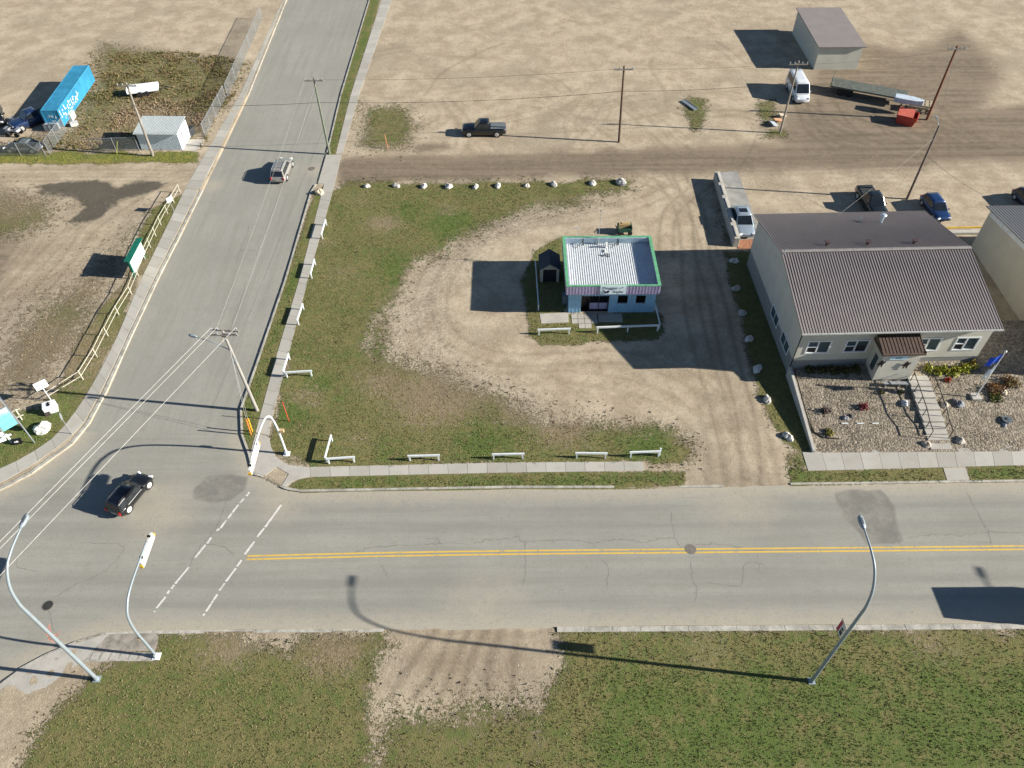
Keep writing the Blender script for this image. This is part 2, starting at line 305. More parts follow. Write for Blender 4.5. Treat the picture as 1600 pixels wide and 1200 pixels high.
# ground height: kerb drop at the road, ramps where the lanes and driveways cross it
ramp = np.zeros(GX.shape)
for q in ([(505, 243), (511, 239), (520, 239), (500, 292), (490, 292)], [(1068, 745), (1236, 745), (1236, 775), (1068, 775)], [(310, 298), (340, 250), (320, 250), (280, 298)], [(600, 975), (868, 970), (868, 995), (600, 995)]):
    ramp = np.maximum(ramp, np.clip(.5+sdf(WP(q), GX, GY)/.8, 0, 1))
sharp = np.clip(.1-1.5*np.clip(sdr-.02, 0, 1), -.14, .1); soft = np.clip(.05-.13*(sdr+.35+wob*.5), -.14, .1)
GZ = sharp*(1-ramp)+soft*ramp
GZ += np.where(sdr < -.5, (vnoise(GX, GY, 2.3, 5)-.5)*.02+(vnoise(GX, GY, .5, 6)-.5)*.018, 0)
inner = (GX > -100) & (GX < 100)
GZ = np.where(~inner & (sdr < .3), .1, GZ)
def grid_obj(name, X, Y, Z, mask, attrs, m):
    ny, nx = X.shape; idx = np.arange(nx*ny).reshape(ny, nx)
    q = np.stack([idx[:-1, :-1], idx[:-1, 1:], idx[1:, 1:], idx[1:, :-1]], -1).reshape(-1, 4)
    if mask is not None:
        fm = (mask[:-1, :-1] & mask[:-1, 1:] & mask[1:, 1:] & mask[1:, :-1]).ravel(); q = q[fm]
    V = np.stack([X, Y, Z], -1).reshape(-1, 3); used = np.unique(q); rem = np.zeros(nx*ny, np.int64); rem[used] = np.arange(len(used))
    o = fast_mesh(name, V[used], rem[q].ravel(), 4, m); me = o.data
    for an, ch in attrs.items():
        a = me.attributes.new(an, 'FLOAT_COLOR', 'POINT'); a.data.foreach_set('color', np.stack([c.ravel()[used] for c in ch], -1).astype(np.float32).ravel())
    me.polygons.foreach_set('use_smooth', [True]*len(me.polygons)); return o
def ground_mat():
    k = N('dirt grass and gravel ground'); co = k.coord()
    g, dk, lu, tr = k.attr('m1'); gr, wet, ye, br = k.attr('m2')
    n0 = k.noise(.09, 8, .6, co); n1 = k.noise(.35, 9, .68, co); n2 = k.noise(1.4, 8, .7, co); n3 = k.noise(5, 6, .7, co); n4 = k.noise(13, 3, .7, co); n5 = k.noise(34, 2, .6, co)
    dirt = k.mix(k.ramp(n1, .36, .64), (.325, .262, .182), (.48, .405, .295))
    dirt = k.mix(k.math('MULTIPLY', k.ramp(n2, .5, .75), .5), dirt, (.33, .255, .165))
    dirt = k.mix(k.math('MULTIPLY', k.ramp(n0, .48, .62), .55), dirt, (.27, .225, .165))
    dirt = k.mix(k.math('MULTIPLY', k.ramp(n4, .5, .72), .55), dirt, (.24, .19, .13))
    dirt = k.mix(k.math('MULTIPLY', k.ramp(n5, .5, .75), .55), dirt, (.60, .52, .40))
    n35 = k.noise(2.6, 4, .8, co, .4); n6 = k.noise(7.5, 2, .6, co)
    dirt = k.mix(k.ramp(n35, .5, .66, 0, .42), dirt, (.22, .172, .118)); dirt = k.mix(k.ramp(n35, .44, .3, 0, .4), dirt, (.56, .49, .375)); dirt = k.mix(k.ramp(n6, .56, .68, 0, .38), dirt, (.22, .175, .12)); dirt = k.mix(k.ramp(n6, .42, .3, 0, .35), dirt, (.60, .53, .42))
    st = k.noise(1., 8, .66, k.coord((.055, 1.1, 1))); dirt = k.mix(k.math('MULTIPLY', k.math('MULTIPLY', dk, .8), k.ramp(st, .35, .65)), dirt, (.155, .12, .085))
    dkc = k.mix(k.ramp(k.math('ADD', k.math('MULTIPLY', st, .7), k.math('MULTIPLY', n2, .3)), .38, .6), (.125, .10, .07), (.25, .20, .145))
    dirt = k.mix(k.ramp(k.math('ADD', dk, k.math('MULTIPLY', k.math('SUBTRACT', k.math('ADD', n2, n1), 1.), .8)), .2, .75, 0, .85), dirt, dkc)
    dirt = k.mix(k.math('MULTIPLY', tr, k.ramp(n3, .25, .7, .5, 1)), dirt, (.115, .09, .062))
    dirt = k.mix(k.ramp(k.math('ADD', wet, k.math('MULTIPLY', k.math('SUBTRACT', n2, .5), .9)), .25, .62, 0, .9), dirt, (.075, .068, .055))
    vo = k.n('ShaderNodeTexVoronoi'); vo.inputs['Scale'].default_value = 4.2; k.t.links.new(co, vo.inputs[0]); vs = k.n('ShaderNodeSeparateColor'); k.t.links.new(vo.outputs['Color'], vs.inputs[0])
    peb = k.mix(k.ramp(vs.outputs[0], 0, 1), (.13, .105, .085), (.56, .49, .39)); dirt = k.mix(k.math('MULTIPLY', gr, k.ramp(n3, .4, .62, 0, .5)), dirt, peb)
    grs = k.mix(k.ramp(k.math('ADD', lu, k.math('MULTIPLY', k.math('SUBTRACT', k.math('ADD', n1, n2), 1.), 1.3)), .25, .85), (.215, .185, .08), (.095, .15, .034))
    grs = k.mix(k.math('MULTIPLY', k.ramp(n2, .5, .75), .45), grs, (.25, .195, .115))
    grs = k.mix(k.math('MULTIPLY', ye, k.ramp(n2, .4, .6, 0, .8)), grs, (.30, .26, .06))
    grs = k.mix(k.ramp(k.math('ADD', br, k.math('MULTIPLY', k.math('SUBTRACT', k.math('ADD', n2, n3), 1.), 1.6)), .35, .9, 0, .85), grs, k.mix(n3, (.19, .13, .09), (.42, .33, .23)))
    grs = k.mix(k.ramp(n35, .5, .66, 0, .4), grs, (.06, .085, .024)); grs = k.mix(k.ramp(n35, .44, .32, 0, .45), grs, (.24, .225, .10)); grs = k.mix(k.ramp(n4, .35, .7, 0, .3), grs, (.05, .06, .02)); grs = k.mix(k.ramp(n5, .5, .8, 0, .5), grs, (.23, .215, .11))
    nn = k.math('ADD', k.math('MULTIPLY', k.math('SUBTRACT', n2, .5), .7), k.math('ADD', k.math('MULTIPLY', k.math('SUBTRACT', n3, .5), 1.1), k.math('MULTIPLY', k.math('SUBTRACT', n4, .5), .9)))
    mk = k.math('MULTIPLY', k.ramp(k.math('ADD', g, nn), .38, .62), k.ramp(g, .02, .15))
    c = k.mix(mk, dirt, grs)
    h = k.math('ADD', k.math('MULTIPLY', n3, .35), k.math('ADD', k.math('MULTIPLY', n4, .35), k.math('MULTIPLY', n5, .2))); h = k.math('MULTIPLY', h, k.math('ADD', .5, k.math('ADD', k.math('MULTIPLY', mk, 1.1), k.math('MULTIPLY', gr, .7))))
    k.bump(h, 1., .13); return k.out(c, .95, 0, .1)
ground = grid_obj('ground', GX, GY, GZ, None, {'m1': (G, DK, LU, TR), 'm2': (GR, WET, YE, BRN)}, ground_mat()); tag(ground, kind='structure')

# ---- asphalt ----
rm = sdr > -.35
patchv = np.zeros(GX.shape)
for q in ([(1300, 768), (1330, 762), (1378, 762), (1395, 790), (1416, 845), (1400, 853), (1352, 852), (1325, 815), (1303, 785)], [(300, 760), (325, 742), (360, 737), (392, 742), (385, 765), (360, 783), (330, 788), (302, 780)], [(55, 765), (80, 750), (120, 760), (110, 790), (70, 790)], [(225, 690), (250, 668), (258, 675), (232, 705)]):
    patchv = patch(patchv, q, .35, .72 if q[0][0] > 290 else .45, 0, .5)
dust = np.clip(1-np.minimum(sdr, 2.6)/2.6, 0, 1); side = ((GY > 40.5) & (GX < -15)).astype(float); dust = dust*(1-side*.55)
for c_, r0 in (((1150, 765), 5), ((250, 800), 4), ((760, 975), 5), ((440, 780), 3), ((500, 265), 2.5), ((330, 290), 2.)):
    q = W(*c_); dust = np.maximum(dust, .8*np.exp(-((GX-q[0])**2+(GY-q[1])**2)/r0**2))
yc = lambda x: W(800, 863)[1]+0*x
lane = np.zeros(GX.shape)
for d_ in (-3.9, -2.2, 2.2, 3.9):   # wheel-polished bands
    lane = np.maximum(lane, (1-side)*np.exp(-((GY-(W(800, 863)[1]+d_))/.55)**2))
def road_mat():
    k = N('worn asphalt'); co = k.coord(); pt, du, ln, sd_ = k.attr('m1')
    n0 = k.noise(.12, 8, .65, co); n1 = k.noise(.8, 7, .68, co); n2 = k.noise(7, 4, .7, co); n3 = k.noise(30, 2, .7, co)
    sx = k.noise(1, 8, .68, k.coord((.06, 1.2, 1))); sy = k.noise(1, 8, .68, k.coord((1.3, .06, 1), True, R(-4)))
    st = k.n('ShaderNodeMix', data_type='FLOAT'); k.put(st.inputs[0], sd_); k.put(st.inputs[2], sx); k.put(st.inputs[3], sy)
    c = k.mix(k.ramp(n0, .3, .7), (.262, .257, .224), (.305, .298, .260))
    c = k.mix(k.ramp(st.outputs[0], .42, .68, 0, .5), c, (.215, .208, .176)); c = k.mix(k.ramp(st.outputs[0], .25, .42, .4, 0), c, (.36, .345, .295))
    c = k.mix(k.ramp(n1, .45, .75, 0, .35), c, (.23, .22, .185))
    c = k.mix(k.math('MULTIPLY', ln, k.ramp(sx, .3, .6, .25, .7)), c, (.22, .216, .19))
    c = k.mix(k.ramp(k.math('ADD', du, k.math('MULTIPLY', k.math('SUBTRACT', n1, .5), .7)), .25, 1.05, 0, .85), c, (.385, .345, .272))
    c = k.mix(k.ramp(k.math('ADD', pt, k.math('MULTIPLY', k.math('SUBTRACT', n1, .5), .5)), .3, .62, 0, .82), c, k.mix(k.ramp(n1, .4, .65), (.15, .144, .128), (.225, .215, .185)))
    c = k.mix(k.ramp(n2, .5, .72, 0, .5), c, (.165, .155, .13)); n25 = k.noise(2.2, 5, .8, co); c = k.mix(k.ramp(n25, .52, .7, 0, .4), c, (.19, .182, .155)); c = k.mix(k.ramp(n25, .42, .28, 0, .35), c, (.37, .355, .305)); c = k.mix(k.ramp(n3, .5, .8, 0, .3), c, (.36, .34, .30))
    k.bump(k.math('ADD', n2, k.math('MULTIPLY', n3, .6)), .35, .02); return k.out(c, .88, 0, .25)
GZr = np.where(sdr < 0, -.005, 0)
road_o = grid_obj('road', GX, GY, GZr, rm & (GX > -100) & (GX < 100) & (GY < 145), {'m1': (patchv, dust, lane, side)}, road_mat()); tag(road_o, kind='structure')

# ---- markings, cracks ----
def ribbon(mb, pts, wd, z, jit=0.):
    L = np.array([p[:2] for p in pts]); t = np.gradient(L, axis=0); n = np.stack([-t[:, 1], t[:, 0]], 1); n /= np.linalg.norm(n, axis=1)[:, None]+1e-9
    k = len(mb.v)
    for i, p in enumerate(L):
        ww = wd*(1+jit*(random.random()-.5)*2)/2
        mb.v += [(*(p-n[i]*ww), z), (*(p+n[i]*ww), z)]
    for i in range(len(L)-1): mb.f.append((k+2*i, k+2*i+2, k+2*i+3, k+2*i+1))
def paint_mat(name, c, worn):
    k = N(name); n2 = k.noise(9, 4, .7); n1 = k.noise(1.5, 3)
    c2 = k.mix(k.ramp(k.math('ADD', n2, k.math('MULTIPLY', n1, .5)), worn, worn+.12), c, (.22, .21, .185)); return k.out(c2, .7)
mb = MB(); yl = [(386, 871.5), (500, 868.6), (620, 866), (800, 863.3), (1000, 861.4), (1200, 859.6), (1400, 857.8), (1600, 855.7), (1900, 852.5)]
yw = smooth_line([W(*p)[:2] for p in yl], 12)
ribbon(mb, yw+np.array([0, .14]), .13, .004); ribbon(mb, yw-np.array([0, .14]), .13, .004)
tag(mb.build('centre_line', paint_mat('yellow road paint', (.62, .41, .07), .80)), kind='structure')
mb = MB()
c1 = lambda x, y: (x/4, 750+y/4); c2 = lambda x, y: (400+x/4, 750+y/4)
for a, b in [(c1(1560, 75), c1(1540, 100)), (c1(1525, 115), c1(1500, 145)), (c1(1490, 155), c1(1425, 240)), (c1(1415, 250), c1(1378, 302)), (c1(1372, 305), c1(1352, 318)), (c1(1320, 360), c1(1295, 397)), (c1(1285, 405), c1(1220, 485)), (c1(1180, 545), c1(1095, 648)), (c1(1090, 655), c1(1070, 680)), (c1(1060, 690), c1(1045, 710)), (c1(1035, 730), c1(978, 802)), (c1(970, 818), c1(965, 826)),
             (c2(158, 155), c2(57, 295)), (c2(52, 300), c2(8, 355)), (c1(1590, 385), c1(1530, 465)), (c1(1510, 500), c1(1482, 540)), (c1(1475, 550), c1(1412, 635)), (c1(1405, 645), c1(1370, 692)), (c1(1358, 715), c1(1288, 822)), (c1(1280, 835), c1(1270, 848))]:
    a, b = W(*a), W(*b); ribbon(mb, [a+(b-a)*t for t in np.linspace(0, 1, 7)], .155, .004, .22)
tag(mb.build('crosswalk_marking', paint_mat('worn white road paint', (.62, .61, .57), .80)), kind='structure')
mb = MB(); c3 = lambda x, y: (800+x/4, 750+y/4); c4 = lambda x, y: (1200+x/4, 750+y/4); cA = lambda x, y: (x/4, 140+y/4); cE = lambda x, y: (x/4, 440+y/4)
cr = [(c3, [(0, 360), (40, 350), (75, 385), (250, 375), (400, 378), (520, 395), (600, 375), (740, 375), (830, 390), (930, 365), (1010, 362)]), (c3, [(995, 200), (1010, 330), (1020, 370), (1060, 430)]), (c3, [(1115, 510), (1135, 640), (1155, 675), (1145, 760)]), (c3, [(80, 390), (85, 560), (60, 680)]), (c3, [(560, 500), (600, 545), (590, 670)]),
      (c3, [(1150, 405), (1270, 400), (1400, 415), (1460, 440), (1600, 435)]), (c3, [(1530, 460), (1545, 580)]), (c3, [(1220, 640), (1320, 655), (1430, 650), (1450, 540), (1510, 510), (1600, 550)]), (c4, [(870, 360), (1000, 345), (1200, 345), (1380, 325), (1600, 330)]), (c4, [(1240, 70), (1300, 190), (1370, 310), (1395, 400)]),
      (c4, [(750, 270), (800, 350), (845, 445)]), (c2, [(500, 465), (650, 445), (720, 420), (1040, 405), (1200, 395), (1350, 400), (1450, 375), (1600, 365)]), (c2, [(1060, 365), (1130, 365), (1150, 400)]), (c1, [(330, 740), (480, 650), (600, 600), (690, 540), (770, 440), (730, 400), (520, 390)]),
      (c1, [(1420, 120), (1370, 250), (1310, 350), (1220, 460), (1185, 540)]), (c1, [(100, 500), (120, 550), (230, 570)]), (c1, [(1290, 400), (1400, 420), (1460, 470)]), (cA, [(1560, 830), (1540, 910), (1500, 1000), (1470, 1085)]), (cA, [(1500, 1003), (1600, 1008)]), (cA, [(1270, 700), (1335, 705), (1355, 725)]), (cE, [(1535, 0), (1500, 130), (1440, 290)]), (c2, [(780, 530), (820, 600)]), (c1, [(305, 810), (320, 870), (335, 950)])]
for fn, pts in cr:
    L = smooth_line([W(*fn(*p))[:2] for p in pts], 7); L = L+rng.normal(0, .045, L.shape); ribbon(mb, L, .042, .0035, .7)
for x in (372, 377, 384):   # long seams on the side road
    pass
for (a, b) in (((520, 165), (330, 640)), ((487, 165), (400, 400))): L = np.linspace(W(*a)[:2], W(*b)[:2], 60)+rng.normal(0, .03, (60, 2)); ribbon(mb, L, .035, .0035, .6)
tag(mb.build('road_crack', mat('bitumen crack', (.185, .178, .155), .9)), kind='structure')
def ringdisc(name, label, u, v, r, c, grp='round utility covers set in the road'):
    o = thing(name, label, 'manhole cover', W(u, v, .002), 0, grp); a = MB(); n = 28
    a.prism([(r*math.cos(i*2*math.pi/n), r*math.sin(i*2*math.pi/n)) for i in range(n)], .0, .012); a.build('cover', mat(c[0], c[1], .7, .3, .3, 8), o)
    b = MB(); n = 28; ri, ro = r*1.02, r*1.18; k = 0
    for i in range(n):
        g0, g1 = i*2*math.pi/n, (i+1)*2*math.pi/n
        b.add([(q*math.cos(g), q*math.sin(g), z) for z in (0, .008) for q, g in ((ri, g0), (ro, g0), (ro, g1), (ri, g1))], [(4, 5, 6, 7), (1, 2, 6, 5)])
    b.build('frame', mat('cover frame', (.17, .16, .14), .8), o)
dkm = ('dark iron cover', (.05, .048, .046)); ltm = ('dusty iron cover', (.19, .175, .15))
ringdisc('manhole_cover', 'dark round manhole cover in the lower left road, right of the pink paint marks', 74.5, 946, .34, dkm)
ringdisc('manhole_cover', 'manhole cover cut through by the double yellow line', 1079, 858, .36, ltm)
ringdisc('manhole_cover', 'dusty manhole cover in the side road near the silver car', 487, 263.5, .36, ltm)
ringdisc('valve_cover', 'tiny valve cover beneath the white wires at lower left', 38, 809.5, .13, dkm)
mb = MB()
for L in ([(78, 975), (73, 985), (70, 980), (74, 992), (80, 1000), (85, 1004)], [(80, 985), (76, 1000), (84, 995)], [(93, 985), (86, 1000), (90, 1004)], [(78, 978), (80, 990), (93, 992)], [(70, 990), (82, 990)]):
    L = smooth_line([W(*p)[:2] for p in L], 6); ribbon(mb, L, .06, .005, .3)
tag(mb.build('painted_marks', mat('pink marking paint', (.62, .27, .2), .8)), kind='structure')

# ---- kerbs and walks ----
def kerb(mb, pts, wd=.18, h=.115, inner=1):
    "pts on the asphalt edge, kerb lies outside it"
    L = np.array([W(*p)[:2] for p in pts]); s = [L[0]]
    for a, b in zip(L[:-1], L[1:]):
        n = max(1, int(np.linalg.norm(b-a)/1.6)); s += [a+(b-a)*t for t in np.linspace(0, 1, n+1)[1:]]
    L = np.array(s); t = np.gradient(L, axis=0); n = np.stack([-t[:, 1], t[:, 0]], 1); n /= np.linalg.norm(n, axis=1)[:, None]+1e-9
    for i in range(len(L)-1):
        g = (L[i+1]-L[i]); g = g/np.linalg.norm(g)*.012; a, b = L[i]+g, L[i+1]-g; na, nb = n[i]*inner, n[i+1]*inner
        dz = random.uniform(-.008, .008)
        mb.prism([tuple(a-na*.03), tuple(b-nb*.03), tuple(b+nb*wd), tuple(a+na*wd)], -.05, h+dz)
km = mat('kerb concrete', (.36, .345, .30), .9, var=.3, vs=1.5, bump=.3)
mb = MB()
kerb(mb, [(1900, 750), (1600, 753), (1235, 758)], .16, .11, -1); kerb(mb, [(1130, 761), (960, 763)], .16, .07, -1); kerb(mb, [(960, 763), (800, 763), (470, 769), (447, 765), (438, 761)], .17, .125, -1)
kerb(mb, [(411, 746), (396, 742), (389, 712), (377.5, 680), (376, 640), (400, 572), (445, 440), (486, 300), (493, 289)], .15, .13, -1); kerb(mb, [(511, 239), (532, 150), (580, -10)], .15, .12, -1)
kerb(mb, [(452, -10), (388, 150)], .16, .12, -1); kerb(mb, [(317, 298), (246, 440), (204, 530), (167, 612), (140, 662), (114, 694), (85, 715), (50, 741), (0, 767), (-90, 792), (-200, 797)], .26, .13, -1)
kerb(mb, [(30, 1046), (75, 1022), (120, 1003), (165, 990), (240, 987), (400, 985), (600, 984)], .2, .1, -1); kerb(mb, [(870, 981), (1000, 980), (1600, 976), (1900, 975)], .36, .12, -1)
tag(mb.build('kerb', km), kind='structure')
def walk_mat():
    k = N('pavement concrete'); a = k.n('ShaderNodeAttribute', attribute_name='tint'); n1 = k.noise(.9, 4); n2 = k.noise(12, 3, .7)
    c = k.mix(k.ramp(a.outputs['Fac'], 0, 1), (.35, .335, .295), (.425, .41, .365)); c = k.mix(k.ramp(n1, .45, .75, 0, .45), c, (.31, .285, .235)); c = k.mix(k.ramp(n2, .5, .8, 0, .3), c, (.24, .225, .19))
    k.bump(n2, .25, .02); return k.out(c, .9, 0, .2)
WM = walk_mat()
def walk(L, Rr, step=1.5, top=.125, name='sidewalk', th=.12, gaps=.012):
    A = np.array([W(*p)[:2] for p in L]); B = np.array([W(*p)[:2] for p in Rr]); mb = MB(); tint = []
    def res(P, ts):
        d = np.r_[0, np.cumsum(np.linalg.norm(np.diff(P, axis=0), axis=1))]; d /= d[-1]; return np.stack([np.interp(ts, d, P[:, i]) for i in (0, 1)], 1)
    n = max(1, int(np.linalg.norm(np.diff(A, axis=0), axis=1).sum()/step)); ts = np.linspace(0, 1, n+1); A = res(A, ts); B = res(B, ts)
    for i in range(n):
        u = A[i+1]-A[i]; u = u/np.linalg.norm(u)*gaps; a, b, c, d = A[i]+u, A[i+1]-u, B[i+1]-u, B[i]+u; z = top+random.uniform(-.006, .006)
        mb.prism([tuple(a), tuple(b), tuple(c), tuple(d)], z-th, z); tint += [random.random()]*8
    o = mb.build(name, WM); at = o.data.attributes.new('tint', 'FLOAT', 'POINT'); at.data.foreach_set('value', tint); tag(o, kind='structure'); return o
walk([(375+72, -10), (375, 150), (290, 295)], [(448, -10), (384.5, 150), (313, 297)], 1.6, .118)
walk([(290, 296), (220, 440), (185, 525), (160, 576), (135, 620), (108, 660), (77, 692), (40, 715), (0, 735), (-90, 762), (-200, 770)], [(310, 299), (239, 441), (200, 525), (182, 565), (160, 610), (133, 660), (110, 685), (82, 707), (45, 732), (0, 757), (-90, 782), (-200, 788)], 1.5)
walk([(600, -10), (548, 150), (525, 242)], [(616, -10), (561, 150), (536, 240)], 1.6)
o_ = walk([(510, 243), (497, 288)], [(534, 243), (523, 290)], 6.5, .118, 'driveway_crossing')
walk([(507, 288), (467.5, 440), (430, 565), (400, 677)], [(523, 290), (481, 440), (450, 560), (424, 660), (421, 682)], 1.6)
walk([(485, 731), (800, 724), (1005, 722.5)], [(486, 746.5), (800, 739.5), (1006, 737)], 1.5)
walk([(1253, 708), (1600, 697), (1900, 690)], [(1262, 737), (1600, 728), (1900, 721)], 1.55)
walk([(1473, 732.5), (1479, 752)], [(1507, 731.5), (1514, 751)], 3)
walk([(1431, 692), (1441, 701.5)], [(1487, 691), (1499, 700)], 3, .13)
def flat(name, px, z, m, th=.08, zz=0.): 
    mb = MB(); mb.prism([tuple(W(*p)[:2]) for p in px], z-th, z); return tag(mb.build(name, m), kind='structure')
wm2 = mat('corner concrete', (.385, .365, .325), .9, var=.12, vs=.8, bump=.3)
flat('corner_pavement', [(400, 679), (421, 684), (424, 700), (432, 715), (443, 723), (452, 728), (485, 731.5), (485.5, 746.2), (460, 752), (447, 762), (441, 760), (452, 742), (433, 731), (415, 744), (398, 740), (391, 712)], .13, wm2)
flat('kerb_ramp', [(433.5, 731.5), (451, 741.5), (439, 759.5), (416, 746)], .045, mat('grooved ramp concrete', (.235, .225, .20), .95, var=.25, vs=6))
flat('corner_apron', [(30, 1048), (75, 1024), (120, 1006), (163, 993), (170, 993), (135, 1032), (105, 1050), (60, 1085), (-20, 1085)], .106, wm2, .1)
flat('broken_pavement', [(128, 1036), (148, 1019), (243, 1021), (240, 1034), (180, 1034)], .112, mat('broken concrete', (.33, .31, .275), .95, var=.35, vs=3))
flat('dirt_pad', [(172, 992), (250, 990), (243, 1018), (146, 1018)], .112, mat('packed dirt and broken asphalt', (.26, .235, .20), .95, var=.35, vs=1.6), .05)
flat('concrete_pad', [(1118, 271), (1152, 269), (1192, 375), (1147, 386)], .13, mat('grey parking concrete', (.27, .265, .245), .9, var=.2, vs=.8, bump=.3), .04)
flat('red_gravel', [(1150, 377), (1186, 374), (1190, 390), (1153, 390)], .135, mat('red crushed brick', (.30, .14, .08), .95, var=.3, vs=6), .04)
flat('concrete_pad', [(843, 491.5), (888, 489.5), (888.5, 505), (846, 507)], .125, wm2, .04)
flat('shed_pad', [(288, 219), (320, 219), (316, 229), (309, 237), (286, 237)], .125, wm2, .04)
mb = MB()
for i in range(6):
    for j in range(3):
        if j == 2 and i not in (1, 2): continue
        x = 5.75+i*.62 if i < 4 else 0
        if i < 4: mb.prism([(x, 54.5-j*.66), (x+.58, 54.5-j*.66), (x+.58, 53.9-j*.66), (x, 53.9-j*.66)], .08, .13+random.uniform(-.008, .008))
mb.prism([(8.3, 54.55), (10.6, 54.55), (10.6, 53.4), (8.3, 53.4)], .06, .132)
tag(mb.build('paving', wm2), kind='structure')
mb = MB()
for i in range(6): a, b, c, d = W(147+i*15, 1021), W(158+i*15, 1021), W(152+i*15, 1032), W(141+i*15, 1032); mb.prism([tuple(q[:2]) for q in (a, b, c, d)], .1, .118+random.random()*.01)
tag(mb.build('paving_slabs', wm2), kind='structure')

# ---- grass blades, weeds, stones as cover ----
def sample(n, x0, x1, y0, y1):
    x = rng.uniform(x0, x1, n); y = rng.uniform(y0, y1, n); return x, y
def look(A, x, y): return A[np.clip(np.searchsorted(gy, y), 0, len(gy)-1), np.clip(np.searchsorted(gx, x), 0, len(gx)-1)]
def blades(name, x, y, hgt, wid, m, label, k=3):
    n = len(x); base = np.stack([x, y, look(GZ, x, y)-.01], -1); V = []; 
    for i in range(k):
        a = rng.uniform(0, 2*np.pi, n); l = rng.uniform(0, 2*np.pi, n); h = hgt*rng.uniform(.5, 1.2, n); of = np.stack([np.cos(l), np.sin(l), 0*l], -1)*wid[:, None]*.9
        d = np.stack([np.cos(a), np.sin(a), 0*a], -1)*wid[:, None]
        tip = base+of+np.stack([np.cos(l)*h*.6, np.sin(l)*h*.6, h], -1)
        V += [base+of*.3-d, base+of*.3+d, tip]
    V = np.stack(V, 1).reshape(-1, 3); o = fast_mesh(name, V, np.arange(len(V)), 3, m); tag(o, label, 'grass', None, 'stuff')
    a = o.data.attributes.new('tint', 'FLOAT', 'POINT'); a.data.foreach_set('value', np.repeat(rng.random(n), 3*k).astype(np.float32))
    a = o.data.attributes.new('bl', 'FLOAT_COLOR', 'POINT'); a.data.foreach_set('color', np.repeat(np.stack([look(LU, x, y), look(BRN, x, y), look(YE, x, y), 0*x], -1), 3*k, 0).astype(np.float32).ravel()); return o
def blade_mat(name, a, b, c3_):
    k = N(name); t = k.n('ShaderNodeAttribute', attribute_name='tint').outputs['Fac']; n1 = k.noise(.35, 4, .6, k.coord()); 
    c = k.mix(k.ramp(t, 0, 1), a, b); c = k.mix(k.ramp(k.math('ADD', n1, k.math('MULTIPLY', k.math('SUBTRACT', t, .5), .3)), .4, .65, 0, .8), c, c3_); lu_, br_, ye_, _ = k.attr('bl'); n2 = k.noise(1.4, 8, .7, k.coord()); n3 = k.noise(5, 6, .7, k.coord()); c = k.mix(k.math('MULTIPLY', k.ramp(n2, .5, .7), .5), c, (.27, .21, .12)); c = k.mix(k.ramp(k.math('ADD', br_, k.math('MULTIPLY', k.math('SUBTRACT', k.math('ADD', n2, n3), 1.), 1.6)), .35, .9, 0, .85), c, (.36, .27, .18)); c = k.mix(k.math('MULTIPLY', ye_, .5), c, (.42, .38, .08)); return k.out(c, .8, 0, .1)
Gm = np.clip(G+(vnoise(GX, GY, 1.2, 9)-.5)*.5+(vnoise(GX, GY, .5, 19)-.5)*.5, 0, 1)
notroad = (sdr < -.25) & (WALK < .5)
x, y = sample(560000, -62, 50, 14, 100); g = look(Gm*notroad, x, y); kp = rng.random(len(x)) < np.clip((g-.42)*3, 0, 1)*.7*(1-.7*look(BRN, x, y))*look(np.clip(.45+1.1*vnoise(GX, GY, 1.7, 61), 0, 1), x, y); x, y = x[kp], y[kp]
lush = look(LU, x, y)+(look(vnoise(GX, GY, 3.5, 51), x, y)-.5)*.3+rng.normal(0, .1, len(x)); s_ = lush > .6
blades('lawn_grass', x[s_], y[s_], .085+0*x[s_], .03+0*x[s_], blade_mat('green grass blades', (.07, .13, .028), (.155, .215, .055), (.20, .18, .075)), 'short green grass on the verges and greener lawn patches')
blades('dry_grass', x[~s_], y[~s_], .085+0*x[~s_], .03+0*x[~s_], blade_mat('dry grass blades', (.11, .135, .042), (.24, .225, .10), (.26, .20, .12)), 'thin brownish green grass over the empty corner lot')
x, y = sample(90000, -62, 50, 14, 100); g = look(G*notroad, x, y); kp = (rng.random(len(x)) < np.clip(1-abs(g-.36)*3.2, 0, 1)*.33*look(np.clip(.3+1.4*vnoise(GX, GY, 1.1, 77), 0, 1), x, y)); x, y = x[kp], y[kp]
blades('weeds', x, y, rng.uniform(.06, .14, len(x)), rng.uniform(.03, .07, len(x)), blade_mat('weed leaves', (.06, .065, .03), (.13, .11, .06), (.16, .12, .09)), 'scattered small dark weeds at the edge of the dirt', 4)
x, y = sample(30000, -75, -30, 82, 112); g = look((sdf(WP([(-200, 236), (320, 236), (352, 170), (372, 150), (400, 95), (150, 60), (120, 150), (85, 205), (0, 222), (-200, 215)]), GX, GY) > .2)*notroad*1., x, y); kp = (g > 0) & (rng.random(len(x)) < .2+.8*(look(vnoise(GX, GY, 2.1, 41), x, y) > .5)); x, y = x[kp], y[kp]
blades('yard_weeds', x, y, rng.uniform(.1, .3, len(x)), rng.uniform(.04, .1, len(x)), blade_mat('yard weed leaves', (.09, .10, .03), (.26, .21, .10), (.22, .15, .09)), 'tall dry weeds over the fenced yard at the upper left', 4)
